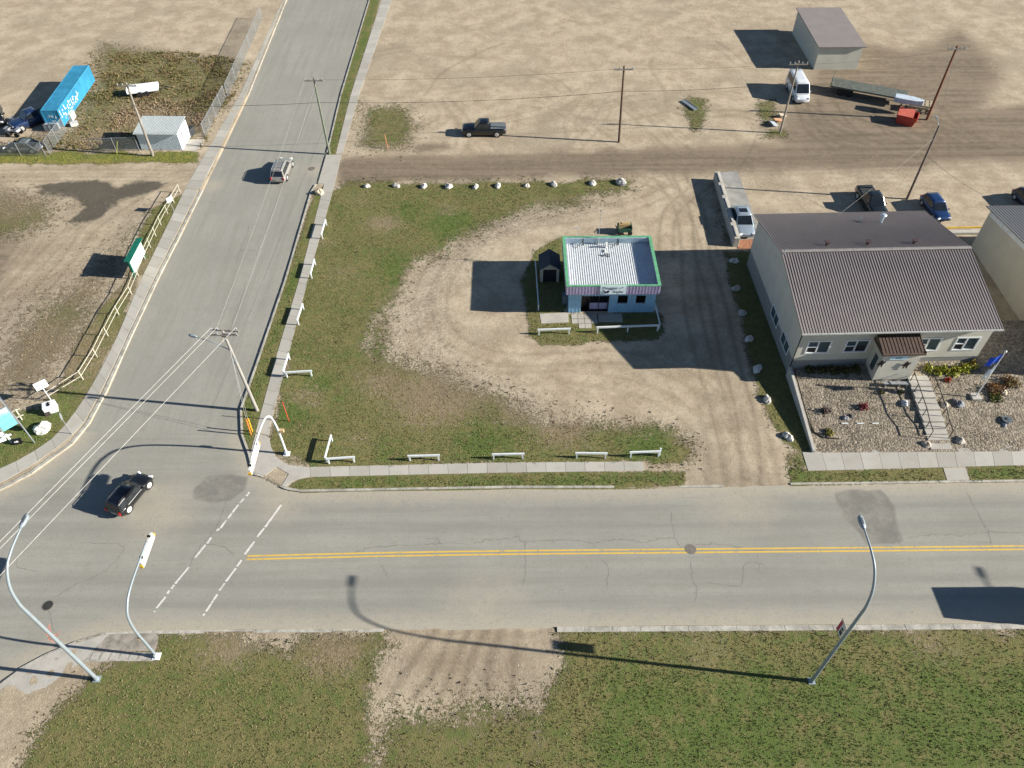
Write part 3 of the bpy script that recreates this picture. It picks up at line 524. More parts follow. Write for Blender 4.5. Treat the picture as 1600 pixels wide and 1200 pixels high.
def stones(name, x, y, z, r, m, label, squash=.6, kind='stuff'):
    n = len(x); o8 = np.array([(1, 0, 0), (-1, 0, 0), (0, 1, 0), (0, -1, 0), (0, 0, 1), (0, 0, -.6)], float); F8 = np.array([(0, 2, 4), (2, 1, 4), (1, 3, 4), (3, 0, 4), (2, 0, 5), (1, 2, 5), (3, 1, 5), (0, 3, 5)])
    V = o8[None]*rng.uniform(.6, 1.3, (n, 6, 1))*r[:, None, None]; a = rng.uniform(0, 6.28, n); c, s = np.cos(a), np.sin(a)
    V = np.stack([V[..., 0]*c[:, None]-V[..., 1]*s[:, None], V[..., 0]*s[:, None]+V[..., 1]*c[:, None], V[..., 2]*squash], -1)+np.stack([x, y, z], -1)[:, None]
    Fc = (F8[None]+np.arange(n)[:, None, None]*6).reshape(-1); o = fast_mesh(name, V.reshape(-1, 3), Fc, 3, m); tag(o, label, 'stones', None, kind)
    at = o.data.attributes.new('tint', 'FLOAT', 'POINT'); at.data.foreach_set('value', np.repeat(rng.random(n), 6).astype(np.float32)); return o
def stone_mat(name, a, b, c=None):
    k = N(name); t = k.n('ShaderNodeAttribute', attribute_name='tint').outputs['Fac']; q = k.mix(k.ramp(t, 0, 1), a, b)
    if c: q = k.mix(k.ramp(t, .8, .95), q, c)
    return k.out(q, .9, 0, .2)
x, y = sample(70000, -62, 50, 14, 100); g = look((G < .5)*notroad*(.25+GR), x, y); kp = rng.random(len(x)) < g*.5; x, y = x[kp], y[kp]
stones('loose_stones', x, y, look(GZ, x, y), rng.uniform(.02, .055, len(x)), stone_mat('loose stones', (.20, .16, .12), (.52, .46, .37)), 'small loose stones scattered over the bare dirt')
# ---------------- corrugated / ribbed sheets ----------------
def ribs(mb, x0, x1, y0, y1, z0, z1, pitch, rw, rh, axis='y'):
    "raised ribs running from (y0,z0) to (y1,z1) along a sheet"
    n = int((x1-x0)/pitch); sl_ = math.atan2(z1-z0, y1-y0); L = math.hypot(y1-y0, z1-z0)
    for i in range(n+1):
        x = x0+(x1-x0-rw)*i/n; mb.box((x+rw/2, (y0+y1)/2, (z0+z1)/2+rh/2), (rw, L, rh), 0, 0, sl_)
# ---------------- the shop ----------------
blueM = mat('light blue corrugated steel', (.31, .54, .72), .5, .05, .1); lavM = mat('lavender ribbed steel', (.43, .38, .54), .5, .05, .14); greenM = mat('green parapet flashing', (.13, .38, .20), .5, .1, .18)
wroof = mat('white corrugated roofing', (.60, .63, .64), .6, 0, .1, spec=.2)
shop = thing('shop_building', 'small flat roofed shop with green parapet trim, lavender fascia and light blue walls', 'shop', (0, 0, .1), 0)
mb = MB(); x0, x1, y0, y1 = 5.5, 13.62, 54.8, 61.45
def wallrun(mb, x0, x1, z0, z1, y, d=.0): 
    mb.b2((x0, y, z0), (x1, y+.15, z1)); ribs_ = int((x1-x0)/.32)
    for i in range(ribs_+1): x = x0+(x1-x0-.07)*i/max(1, ribs_); mb.b2((x, y-.06, z0+.01), (x+.1, y+.01, z1-.01))
D0, D1, DZ = 6.6, 9.3, 2.1
wallrun(mb, x0, D0, 0, 3.0, y0); wallrun(mb, D0+.001, D1-.001, DZ, 3.0, y0); wallrun(mb, D1, 10.05, 0, 3.0, y0)
for a, b in ((10.05, 11.05), (11.78, 12.75)): wallrun(mb, a+.001, b-.001, 0, 1.15, y0); wallrun(mb, a+.001, b-.001, 2.15, 3.0, y0)
wallrun(mb, 11.05, 11.78, 0, 3.0, y0); wallrun(mb, 12.75, x1, 0, 3.0, y0)
mb.b2((x0, y0+.151, 0), (x0+.15, y1, 3.)); mb.b2((x1-.15, y0+.151, 0), (x1, y1, 3.)); mb.b2((x0+.151, y1-.15, 0), (x1-.151, y1, 3.))
for i in range(22): y = y0+.2+i*.29; mb.b2((x0-.03, y, .01), (x0+.005, y+.07, 2.99)); mb.b2((x1-.005, y, .01), (x1+.03, y+.07, 2.99))
mb.build('wall', blueM, shop)
mb = MB(); fx0, fx1, fy0, fy1, fz0, fz1 = 5.1, 13.78, 54.12, 61.6, 2.83, 3.86
mb.b2((fx0, fy0, fz0), (fx1, fy0+.14, fz1)); mb.b2((fx0, fy0+.141, fz0), (fx0+.14, fy1, fz1)); mb.b2((fx1-.14, fy0+.141, fz0), (fx1, fy1, fz1)); mb.b2((fx0+.141, fy1-.14, fz0), (fx1-.141, fy1, fz1))
mb.b2((fx0+.142, fy0+.142, fz0+.02), (fx1-.142, y0-.04, fz0+.1))
for i in range(30): x = fx0+.03+i*.2935; mb.b2((x, fy0-.042, fz0+.06), (x+.12, fy0+.005, fz1-.01))
for i in range(32): y = fy0+.05+i*.232; mb.b2((fx0-.03, y, fz0+.05), (fx0+.005, y+.08, fz1-.01)); mb.b2((fx1-.005, y, fz0+.05), (fx1+.03, y+.08, fz1-.01))
mb.build('fascia', lavM, shop)
mb = MB(); mb.b2((fx0+.145, fy1-.21, 3.2), (fx1-.145, fy1-.1505, fz1-.002))
for i in range(40): x = fx0+.2+i*.209; mb.b2((x, fy1-.25, 3.21), (x+.07, fy1-.205, fz1-.01))
mb.build('parapet_lining', mat('pale blue parapet lining', (.42, .52, .58), .5, .1, .1), shop)
mb = MB(); t = .24; mb.b2((fx0-.05, fy0-.05, fz1), (fx1+.05, fy0+.14, fz1+.07)); mb.b2((fx0-.05, fy0+.141, fz1), (fx0+t, fy1-.15, fz1+.07)); mb.b2((fx1-t, fy0+.141, fz1), (fx1+.05, fy1-.15, fz1+.07)); mb.b2((fx0-.05, fy1-.149, fz1), (fx1+.05, fy1+.05, fz1+.07))
mb.build('parapet_trim', greenM, shop)
mb = MB(); mb.b2((fx0+.142, fy0+.142, 3.1), (fx1-.142, fy1-.142, 3.2)); ribs(mb, fx0+.2, fx1-.2, fy0+.15, fy1-.18, 3.2, 3.2, .215, .055, .036)
mb.build('roof', wroof, shop)
mb = MB(); mb.b2((D0+.04, y0+.16, .0), (D1-.04, y0+.9, .04)); mb.b2((D0+.02, y0+.5, .05), (D1-.02, y0+.56, 2.08)); mb.build('shop_window', mat('dark shop window', (.006, .007, .009), .25), shop)
fr = MB()
for x in (D0+.03, 7.5, 8.38, D1-.03): fr.b2((x-.035, y0+.42, .05), (x+.035, y0+.52, 2.06))
fr.b2((D0, y0+.42, 2.02), (D1, y0+.52, 2.09)); fr.build('window_frame', mat('dark bronze frame', (.05, .045, .045), .5), shop)
for a, b in ((7.54, 8.34), (8.42, 9.22)):
    p = MB(); p.b2((a, y0+.4, .08), (b, y0+.47, .85)); p.build('lower_panel', lavM, shop)
for a, b in ((10.05, 11.05), (11.78, 12.75)):
    p = MB(); p.b2((a+.03, y0+.06, 1.18), (b-.03, y0+.1, 2.12)); wn = p.build('window', mat('black window glass', (.006, .007, .008), .2), shop)
    p = MB(); p.b2((a-.03, y0-.05, 1.1), (b+.03, y0+.05, 1.17)); p.b2((a-.03, y0-.05, 2.13), (b+.03, y0+.05, 2.18)); p.b2((a-.03, y0-.05, 1.171), (a+.03, y0+.05, 2.129)); p.b2((b-.03, y0-.05, 1.171), (b+.03, y0+.05, 2.129)); p.build('frame', mat('blue grey frame', (.28, .36, .42), .5), wn)
mb = MB(); SX0, SX1, SZ0, SZ1 = 8.22, 10.62, 2.95, 3.97; mb.b2((SX0, fy0-.09, SZ0), (SX1, fy0-.045, SZ1)); sign = mb.build('shop_sign', mat('pale blue sign panel', (.72, .84, .88), .5, var=.03), shop)
def text(s, size, loc, rot, m, parent, name='lettering', th=.004, sx=1., off=-.003):
    cu = bpy.data.curves.new('t', 'FONT'); cu.body = s; cu.size = size; cu.extrude = th; cu.offset = off; cu.space_character = 1.12; cu.align_x = 'CENTER'; cu.align_y = 'CENTER'
    o = bpy.data.objects.new('t', cu); col.objects.link(o); bpy.context.view_layer.update()
    me = bpy.data.meshes.new_from_object(o.evaluated_get(bpy.context.evaluated_depsgraph_get())); bpy.data.objects.remove(o)
    q = bpy.data.objects.new(name, me); col.objects.link(q); me.materials.clear(); me.materials.append(m); q.parent = parent; q.location = loc; q.rotation_euler = rot; q.scale = (sx, 1, 1); return q
ink = mat('dark violet sign ink', (.012, .01, .035), .6)
text('Doggie', .44, (9.1, fy0-.1, 3.7), (R(90), 0, 0), ink, sign); text('Style', .44, (9.9, fy0-.1, 3.25), (R(90), 0, 0), ink, sign)
mb = MB(); mb.tube([(8.58, fy0-.1, 3.42), (8.6, fy0-.1, 3.3), (8.72, fy0-.1, 3.2), (8.9, fy0-.1, 3.19), (9.05, fy0-.1, 3.26)], [.05, .06, .09, .09, .05], 8); mb.tube([(8.85, fy0-.1, 3.33), (8.98, fy0-.1, 3.36), (9.08, fy0-.1, 3.31)], [.03, .05, .03], 8); mb.tube([(8.6, fy0-.1, 3.38), (8.54, fy0-.1, 3.5)], [.03, .015], 6)
mb.build('dog_emblem', ink, sign)
mb = MB()
mb.tube([(10.05, fy0-.1, 3.66), (10.15, fy0-.1, 3.74), (10.24, fy0-.1, 3.71), (10.33, fy0-.1, 3.8), (10.43, fy0-.1, 3.76)], [.015, .04, .02, .045, .015], 6)
mb.build('paw_mark', mat('grey blue sign ink', (.25, .35, .42), .6), sign)
# roof equipment
for x in (7.1, 10.55):
    mb = MB(); mb.b2((x-.05, 61.05, 3.24), (x+.05, 61.15, 3.75)); mb.tube([(x, 61.1, 3.7), (x-.75, 60.6, 3.27)], .03, 6); mb.b2((x-.05, 61.16, 3.66), (x+.05, 61.42, 3.74)); mb.build('sign_brace', black(), shop)
vp = MB(); vp.tube([(9.35, 60.7, 3.2), (9.35, 60.7, 3.75), (9.35, 60.55, 3.9)], .11, 12); vp.tube([(9.2, 60.35, 3.27), (9.2, 59.9, 3.27)], .09, 10); vp.build('vent_pipe', mat('white vent pipe', (.7, .7, .68), .5), shop)
vp = MB()
for i, (a, b) in enumerate(((8.75, 59.5), (8.9, 59.35), (9.1, 59.6), (9.35, 59.45), (9.55, 59.55), (9.6, 59.3), (9.3, 59.2))): pass
vp.tube(smooth_line([(8.5, 59.5, 3.27), (8.8, 59.45, 3.27), (8.95, 59.25, 3.27), (9.1, 59.5, 3.3), (9.3, 59.3, 3.27), (9.5, 59.2, 3.28), (9.55, 59.5, 3.27), (9.3, 59.65, 3.3), (9.15, 59.45, 3.27)], 5), .03, 6); vp.build('cable_coil', black(), shop)
vp = MB(); vp.tube([(8.5, 60.9, 3.32), (9.3, 60.9, 3.32), (9.9, 61.0, 3.4)], .025, 6); vp.tube([(8.55, 61.2, 3.22), (8.55, 61.2, 3.8)], .07, 8); vp.build('conduit', mat('dull grey conduit', (.18, .19, .2), .5), shop)
mb = MB(); mb.tube([(8.62, 61.3, 3.2), (8.64, 61.35, 7.2)], .022, 6)
for z, l in ((6.9, .35), (6.2, .2)): mb.tube([(8.64-l, 61.35, z), (8.64+l, 61.35, z+.03)], .012, 5)
mb.tube([(8.64, 61.1, 6.9), (8.64, 61.6, 6.95)], .012, 5); mb.tube([(8.63, 61.3, 5.2), (8.1, 61.3, 3.93)], .01, 4); mb.build('antenna_mast', steel(), shop)
mb = MB(); mb.tube([(6.45, 61.63, 3.5), (6.45, 61.7, 5.0)], .022, 6); mb.box((6.45, 61.7, 4.95), (.8, .03, .03)); mb.box((6.45, 61.7, 4.8), (.5, .03, .03)); mb.box((6.45, 61.7, 4.88), (.03, .5, .03)); mb.build('television_aerial', mat('pale aerial', (.6, .6, .6), .4, .4), shop)
mb = MB(); mb.b2((4.95, 55.9, .02), (5.42, 56.6, .12)); mb.b2((4.98, 55.93, .12), (5.4, 56.57, .95)); mb.b2((4.93, 55.88, .951), (5.43, 56.62, 1.05)); mb.build('waste_bin', mat('grey bin plastic', (.12, .15, .17), .6), loc=(0, 0, .1)); tag(bpy.data.objects['waste_bin'], 'grey lidded bin against the left wall of the shop', 'bin')

# playhouse shed beside the shop
sh = thing('garden_shed', 'little gabled shed with dark roof and beige trim in the shade left of the shop', 'shed', (3.83, 60.4, .1)); bg_ = mat('beige shed siding', (.42, .40, .34), .7); dr = mat('dark blue shingles', (.045, .055, .075), .85)
mb = MB(); hw, hd, hz = .92, 1.1, 1.75
mb.b2((-hw, -hd+.06, 0), (-hw+.08, hd, hz)); mb.b2((hw-.08, -hd+.06, 0), (hw, hd, hz)); mb.b2((-hw+.081, hd-.08, 0), (hw-.081, hd, hz)); mb.slab([(-hw, -hd, hz), (hw, -hd, hz), (0, -hd, hz+.62)], -.08); mb.slab([(-hw, hd, hz), (hw, hd, hz), (0, hd, hz+.62)], .08); mb.b2((-hw, -hd, 0), (-hw+.26, -hd+.059, hz-.001)); mb.b2((hw-.26, -hd, 0), (hw, -hd+.059, hz-.001)); mb.b2((-hw+.261, -hd, hz-.12), (hw-.261, -hd+.059, hz-.001))
mb.build('wall', bg_, sh); mb = MB()
for s_ in (-1, 1):
    q = [(0, -hd-.12, hz+.66), (s_*(hw+.16), -hd-.12, hz-.08), (s_*(hw+.16), hd+.12, hz-.08), (0, hd+.12, hz+.66)]; mb.slab(q if s_ < 0 else q[::-1], .06)
mb.build('roof', dr, sh); mb = MB(); mb.b2((-hw+.262, -hd+.1, .02), (hw-.262, -hd+.15, hz-.13)); mb.build('doorway', mat('dark shed doors', (.02, .022, .028), .6), sh)

# green utility cart behind the shop
ct = thing('utility_cart', 'small dark green wheeled cart with a tan load behind the shop', 'cart', tuple(W(975, 363, .1)), R(2)); mb = MB(); mb.b2((-.75, -.5, .35), (.75, .5, .5)); mb.b2((-.75, -.5, .5), (-.68, .5, .95)); mb.b2((.68, -.5, .5), (.75, .5, .95)); mb.b2((-.67, .44, .5), (.67, .5, .95)); mb.b2((-.67, -.5, .5), (.67, -.44, .8)); mb.build('tray', mat('dark green painted steel', (.02, .075, .055), .5), ct)
mb = MB(); mb.b2((-.62, .0, .5), (.62, .4, 1.02)); mb.b2((-.3, .1, 1.02), (.45, .35, 1.1)); mb.build('load', mat('tan cardboard', (.42, .31, .15), .8), ct)
for x in (-.55, .55):
    for y in (-.56, .56): mb = MB(); mb.tube([(x, y-.06, .25), (x, y+.06, .25)], .25, 16); mb.build('wheel', tyre(), ct)
mb = MB(); mb.tube([(-.8, .1, .5), (-1.0, .1, .9), (-1., -.25, .95)], .035, 6); mb.build('handle', black(), ct)

# ---------------- white rail barriers ----------------
WH = mat('white painted rail', (.66, .70, .71), .55, var=.07)
def barrier(name, label, runs, bh=.72, group='white knee rails round the corner lot'):
    o = thing(name, label, 'rail', (0, 0, .1), 0, group); first = True
    for a, b, n in runs:
        a = np.array(a); b = np.array(b); d = b-a; L = np.linalg.norm(d); u = d/L; an = math.atan2(u[1], u[0]); m = MB(); c = (a+b)/2
        m.box((c[0], c[1], bh-.06), (L, .1, .18), an); m.build('beam', WH, o)
        for t in np.linspace(.07/L*2, 1-.07/L*2, n):
            p = a+d*t; m = MB(); m.box((p[0], p[1], (bh-.16)/2), (.11, .11, bh-.16), an); m.build('post', WH, o)
    return o
g = lambda u, v: tuple(W(u, v, .85)[:2])
barrier('knee_rail', 'farthest white rail beside the narrow side road pavement', [(g(508.5, 342), g(501.5, 365.5), 2)])
barrier('knee_rail', 'white rail by the side road pavement, second from the alley', [(g(491, 404), g(484.5, 427.5), 2)])
barrier('knee_rail', 'white rail by the side road pavement, third from the alley', [(g(472.5, 473.5), g(463.5, 500.5), 2)])
barrier('knee_rail', 'corner shaped white rail halfway down the side road, short arm into the lot', [(g(450.5, 551.5), g(441.5, 580), 2), (g(443.5, 581), g(487, 578.5), 2)])
barrier('knee_rail', 'corner shaped white rail at the street corner of the lot, beside the arched post', [(g(517, 678.5), g(507, 715), 2), (g(509, 716), g(554, 713), 2)])
barrier('knee_rail', 'white rail on the front lawn, nearest to the corner shaped one', [(g(636.5, 711.5), g(687, 710.3), 2)])
barrier('knee_rail', 'white rail in the middle of the front lawn row', [(g(768.5, 709), g(819.5, 708), 2)])
barrier('knee_rail', 'white rail on the front lawn left of the one with a taller end post', [(g(899, 707), g(949.5, 707.5), 2)])
o = barrier('knee_rail', 'white rail at the driveway end of the front lawn with a taller right post', [(g(984, 705.8), g(1033, 704.2), 2)]); p = g(1032.5, 704); mb = MB(); mb.box((p[0], p[1]+.12, .45), (.13, .13, .9)); mb.build('post', WH, o)
barrier('knee_rail', 'short white rail in front of the pale slab left of the shop door', [(g(840, 514.3), g(892, 512.5), 2)])
barrier('knee_rail', 'long white rail folded round the right front corner of the shop', [(g(932, 511.5), g(1031, 508), 3), (g(1031.3, 506.5), g(1023.5, 474), 2)], .8)
barrier('knee_rail', 'white rail standing left of the little gabled shed', [(g(836.5, 406), g(841.5, 477), 3)])

# ---------------- boulders ----------------
def boulder(u, v, r, label, c=(.5, .48, .44), grp=None, z=.1, sx=1.2, sz=.75, name='boulder', cat='boulder'):
    p = W(u, v, z+r*.3); rs = random.Random(int(u*7+v)); n, mrows = 14, 8; rings = []
    ph = [rs.uniform(0, 6.28) for _ in range(6)]; rot = rs.uniform(0, 3.1)
    for i in range(mrows+1):
        th = math.pi*(.02+.96*i/mrows); ring = []
        for j in range(n):
            a = 2*math.pi*j/n; f = 1+.13*math.sin(2*a+ph[0]+th)+.09*math.sin(3*a+ph[1]+2*th)+.07*math.sin(5*a+ph[2]-3*th)+.05*math.sin(4*th+ph[3])+rs.uniform(-.045, .045)
            x = r*f*math.sin(th)*math.cos(a)*sx; y = r*f*math.sin(th)*math.sin(a)*.95; zz = r*f*math.cos(th)*sz+r*.38*sz
            ring.append((x*math.cos(rot)-y*math.sin(rot), x*math.sin(rot)+y*math.cos(rot), zz))
        rings.append(ring)
    tn = .82+.36*rs.random(); c = tuple(min(.7, q_*tn) for q_ in c)
    z -= r*.12; m = MB(); m.loft(rings[::-1]); o = m.build(name, mat('boulder stone %.2f %.2f' % (c[0], c[2]), c, .9, var=.22, vs=3, bump=.6), smooth=False, loc=(p[0], p[1], z))
    return tag(o, label, cat, grp)
gp = 'whitish boulders lined up along the alley'
for i, ((u, v), r, l) in enumerate([((573, 290.5), .34, 'first boulder of the alley row, nearest the side road'), ((619, 290), .38, 'upright pale boulder, second of the alley row from the side road'), ((662, 290.5), .40, 'squat white boulder, third of the alley row from the side road'), ((701, 291), .44, 'bright white boulder, fourth of the alley row from the side road'),
        ((743, 291.5), .37, 'flat greyish boulder, fifth of the alley row from the side road'), ((778, 289.8), .37, 'white boulder, sixth of the alley row from the side road'), ((823, 289.5), .33, 'smallest grey boulder, seventh of the alley row'), ((865.5, 287.8), .40, 'white boulder, eighth of the alley row'), ((926, 285.8), .42, 'cream boulder second from the driveway end of the alley row'), ((971, 284.5), .58, 'largest boulder, last of the alley row beside the driveway')]):
    boulder(u, v, r, l, (.52, .50, .46) if i not in (4, 6) else (.42, .41, .38), gp)
boulder(499, 300, .5, 'tan boulder on the tip of the grass verge by the side road', (.52, .44, .33))
gp = 'boulders along the grass strip left of the large building'
for (u, v), r, l in [((1146.5, 407), .5, 'shaded boulder just below the row of concrete blocks'), ((1150.5, 450), .5, 'shaded boulder, second below the concrete blocks'), ((1160, 488.5), .48, 'shaded boulder, third below the concrete blocks'), ((1170.5, 529), .5, 'shaded boulder, fourth below the concrete blocks'), ((1183.5, 576), .55, 'half shaded boulder at the edge of the large building shadow'), ((1198.5, 623.5), .5, 'sunlit boulder on the grass strip with a dark shadow to its left'), ((1231, 681.5), .5, 'sunlit boulder nearest the pavement on the grass strip')]:
    boulder(u, v, r*.78, l, (.50, .48, .44), gp)
boulder(65.5, 669, .62, 'pale boulder on the lawn behind the leftmost pavement curve', (.6, .58, .52), z=.1)

# ---------------- large building ----------------
BR = R(1.25); BO = np.array([24.5, 46.35, .1]); ca, sa = math.cos(BR), math.sin(BR)
def onB(u, v, yl=0.):
    "local (x,z) on the front plane y=yl of the building"
    d = fw*FPX+(u-800)*xr-(v-600)*ur; n = np.array([-sa, ca, 0]); p0 = BO+n*yl; t = ((p0-CAM)@n)/(d@n); q = CAM+d*t-BO
    return q[0]*ca+q[1]*sa, q[2]
def onBx(u, v, xl=0.):
    d = fw*FPX+(u-800)*xr-(v-600)*ur; n = np.array([ca, sa, 0]); t = ((BO+n*xl-CAM)@n)/(d@n); q = CAM+d*t-BO
    return -q[0]*sa+q[1]*ca, q[2]
c8 = lambda x, y: (1200+x/4, 440+y/4)
bl = thing('office_building', 'large beige stucco building with a brown ribbed metal gable roof', 'building', BO, BR)
stc = mat('beige stucco', (.52, .505, .43), .9, var=.07, vs=.9, bump=.3); fnd = mat('grey parged foundation', (.23, .235, .225), .9, var=.12)
BWd, BDp, EZ, RZ = 16.25, 15.6, 5.65, 7.62
mb = MB(); th = .25
# front wall pierced by windows
wins = []
for tl, tr, blp, brp in (((265, 370), (395, 370), (232, 447), (370, 445)), ((500, 365), (640, 362), (472, 440), (605, 438)), ((932, 352), (1088, 350), (905, 430), (1055, 428)), ((1195, 347), (1325, 345), (1148, 427), (1285, 425))):
    xs = [onB(*c8(*q))[0] for q in (tl, tr, blp, brp)]; zs = [onB(*c8(*q))[1] for q in (tl, tr, blp, brp)]; cx = sum(xs)/4; wins.append((cx-1.0, cx+1.0, min(zs[2], zs[3]), max(zs[0], zs[1])-.05))
wins[2] = (wins[2][0]+.1, wins[2][1]+.1, wins[3][2], wins[3][3])
xc = 0
for (a, b, z0_, z1_) in wins:
    mb.b2((xc, 0, 1.9), (a, th, EZ)); mb.b2((a, 0, 1.9), (b, th, z0_)); mb.b2((a, 0, z1_), (b, th, EZ)); xc = b
mb.b2((xc, 0, 1.9), (BWd, th, EZ)); mb.b2((BWd-th, th, 1.9), (BWd, BDp, EZ)); mb.b2((th, BDp-th, 1.9), (BWd-th-.001, BDp, EZ))
lw = [(onBx(*c8(20, 190)), onBx(*c8(45, 300))), (onBx(*c8(80, 345)), onBx(*c8(110, 470)))]
mb.b2((0, th, 1.9), (th, BDp, EZ))
for x in (0, BWd-th): mb.slab([(x, 0, EZ), (x, BDp, EZ), (x, BDp/2, RZ-.12)], th) if x == 0 else mb.slab([(x, 0, EZ), (x, BDp, EZ), (x, BDp/2, RZ-.12)], th)
mb.build('wall', stc, bl)
mb = MB(); mb.b2((.03, .03, -.1), (BWd-.03, th, 1.899)); mb.b2((.03, th, -.1), (th, BDp-.03, 1.899)); mb.b2((BWd-th, th, -.1), (BWd-.03, BDp-.03, 1.899)); mb.b2((th, BDp-th, -.1), (BWd-th, BDp-.03, 1.899)); mb.build('foundation', fnd, bl)
rfm = mat('brown grey ribbed roofing', (.225, .20, .192), .8, 0, .06, .6, spec=.15)
mb = MB(); ox0, ox1, oy = -.42, BWd+.25, .62; pk = BDp/2; zE = EZ+.16-(.62*(RZ-EZ)/pk)
for (ya, yb) in ((-oy, pk), (BDp+oy, pk)):
    q = [(ox0, ya, zE), (ox1, ya, zE), (ox1, yb, RZ), (ox0, yb, RZ)]; mb.slab(q if ya < 0 else q[::-1], .07)
for i in range(71):
    x = ox0+.03+i*((ox1-ox0-.1)/70)
    for (ya, yb) in ((-oy-.01, pk-.1), (BDp+oy+.01, pk+.1)):
        sl2 = math.atan2(RZ-zE, abs(yb-ya))*(1 if ya < 0 else -1); zc = (zE+RZ)/2; mb.box((x, (ya+yb)/2, zc+.085), (.04, math.hypot(yb-ya, RZ-zE), .035), 0, 0, sl2)
rf = mb.build('roof', rfm, bl)
mb = MB()
for s_ in (-1, 1): q = [(ox0-.01, pk, RZ+.17), (ox1+.01, pk, RZ+.17), (ox1+.01, pk+s_*.2, RZ+.115), (ox0-.01, pk+s_*.2, RZ+.115)]; mb.slab(q if s_ > 0 else q[::-1], .02)
mb.build('ridge_cap', mat('ridge flashing', (.26, .24, .225), .5, .2), rf)
mb = MB(); mb.b2((ox0, -oy-.09, zE-.06), (ox1, -oy-.012, zE+.075)); mb.build('gutter', mat('pale gutter', (.45, .46, .44), .5), rf)
mb = MB(); mb.b2((0.0, -oy, zE-.02), (BWd, -.001, zE+.01)); mb.build('soffit', mat('grey soffit', (.3, .3, .29), .7), bl)
for i, (a, b, z0_, z1_) in enumerate(wins):
    p = MB(); p.b2((a+.02, .1, z0_+.02), (b-.02, .13, z1_-.02)); wn = p.build('window', mat('grey green office glass', (.055, .085, .095), .12, 0, .25, .6), bl)
    f_ = MB(); e = .085; f_.b2((a-.04, -.04, z0_-.04), (b+.04, .06, z0_+e)); f_.b2((a-.04, -.04, z1_-e), (b+.04, .06, z1_+.04)); f_.b2((a-.04, -.04, z0_+e), (a+e, .06, z1_-e)); f_.b2((b-e, -.04, z0_+e), (b+.04, .06, z1_-e)); mx = a+(b-a)*.46; f_.b2((mx-.05, -.03, z0_+e), (mx+.05, .09, z1_-e)); zc = z0_+(z1_-z0_)*.5; f_.b2((a+e, -.02, zc-.04), (mx-.05, .09, zc+.04))
    f_.build('frame', mat('white vinyl window frame', (.68, .71, .72), .5, var=.04), wn)
    p = MB(); p.b2((a+e, .085, z0_+e), ((mx if i != 1 else b-e), .098, zc-.04)); p.build('insect_screen', mat('dark insect screen', (.02, .022, .024), .6), wn)
for (yt, zt), (yb, zb) in lw:
    yc_ = (yt+yb)/2-.1; z0_, z1_ = 1.25, 2.3; p = MB(); p.b2((-.03, yc_-1.0, z0_), (-.012, yc_+1.0, z1_)); wn = p.build('window', mat('grey green office glass', (.055, .085, .095), .12, 0, .25, .6), bl)
    f_ = MB()
    f_.b2((-.07, yc_-1.08, z0_-.08), (.0, yc_+1.08, z0_)); f_.b2((-.07, yc_-1.08, z1_), (0, yc_+1.08, z1_+.08)); f_.b2((-.07, yc_-1.08, z0_), (0, yc_-1.0, z1_)); f_.b2((-.07, yc_+1.0, z0_), (0, yc_+1.08, z1_)); f_.b2((-.06, yc_-.03, z0_), (0, yc_+.03, z1_)); f_.build('frame', mat('white vinyl window frame', (.68, .71, .72), .5, var=.04), wn)
# vestibule
vx0, vx1, vy = onB(1362.5+1.5, 591, -1.9)[0], 9.72, -1.9; vz0, vzt = .9, 4.45
mb = MB(); mb.b2((vx0, vy, vz0+.35), (vx1, vy+.15, vzt)); mb.b2((vx0, vy+.151, vz0+.35), (vx0+.15, vy+.55, vzt)); mb.b2((vx0, vy+1.25, vz0+.35), (vx0+.15, -.002, vzt)); mb.b2((vx0, vy+.55, vz0+.35), (vx0+.15, vy+1.25, 1.7)); mb.b2((vx0, vy+.55, 3.4), (vx0+.15, vy+1.25, vzt)); mb.b2((vx1-.15, vy+.151, vz0+.35), (vx1, -.002, vzt))
ves = mb.build('entrance_porch', stc, bl)
mb = MB(); mb.b2((vx0+.02, vy+.02, .4), (vx1-.02, -.01, vz0+.349)); mb.build('foundation', fnd, ves)
mb = MB(); mb.b2((vx0+.04, vy+.55, 1.7), (vx0+.06, vy+1.25, 3.4)); mb.build('side_window', mat('grey green office glass', (.055, .085, .095), .12, 0, .25, .6), ves)
bm_ = mat('dark brown metal roofing', (.10, .07, .055), .5, .2); mb = MB(); q = [(vx0-.25, vy-.16, 4.42), (vx1+.2, vy-.16, 4.42), (vx1+.2, -.05, 4.95), (vx0-.25, -.05, 4.95)]; mb.slab(q, .07)
for i in range(13): x = vx0-.2+i*(vx1-vx0+.37)/12; mb.box((x, (vy-.21)/2, 4.76), (.05, 1.9, .06), 0, 0, math.atan2(.53, 2.01))
mb.b2((vx0-.26, vy-.2, 4.32), (vx1+.21, vy-.14, 4.46)); mb.b2((vx0-.27, vy-.135, 4.3), (vx0-.22, -.05, 4.6)); mb.b2((vx1+.17, vy-.135, 4.3), (vx1+.22, -.05, 4.6)); mb.build('canopy_roof', bm_, ves)
mb = MB(); sxa, sxb = onB(*c8(768, 472), -1.95)[0], onB(*c8(880, 472), -1.95)[0]; sgz = onB(*c8(825, 474), -1.95)[1]; mb.b2((sxa, vy-.05, sgz-.3), (sxb, vy-.003, sgz+.3)); sg = mb.build('name_sign', mat('pale blue office sign', (.46, .62, .70), .5, var=.05), ves)
mb = MB()
for z, l, s_ in ((sgz+.16, .2, .0), (sgz, .7, 0.), (sgz-.14, .5, 0)):
    k = int(l/.055)
    for i in range(k): x = (sxa+sxb)/2-l/2+i*.055+.0; mb.b2((x, vy-.058, z-.02), (x+.04, vy-.0505, z+.02+random.choice((0, .015))))
mb.build('lettering', mat('navy sign ink', (.03, .06, .14), .6), sg)
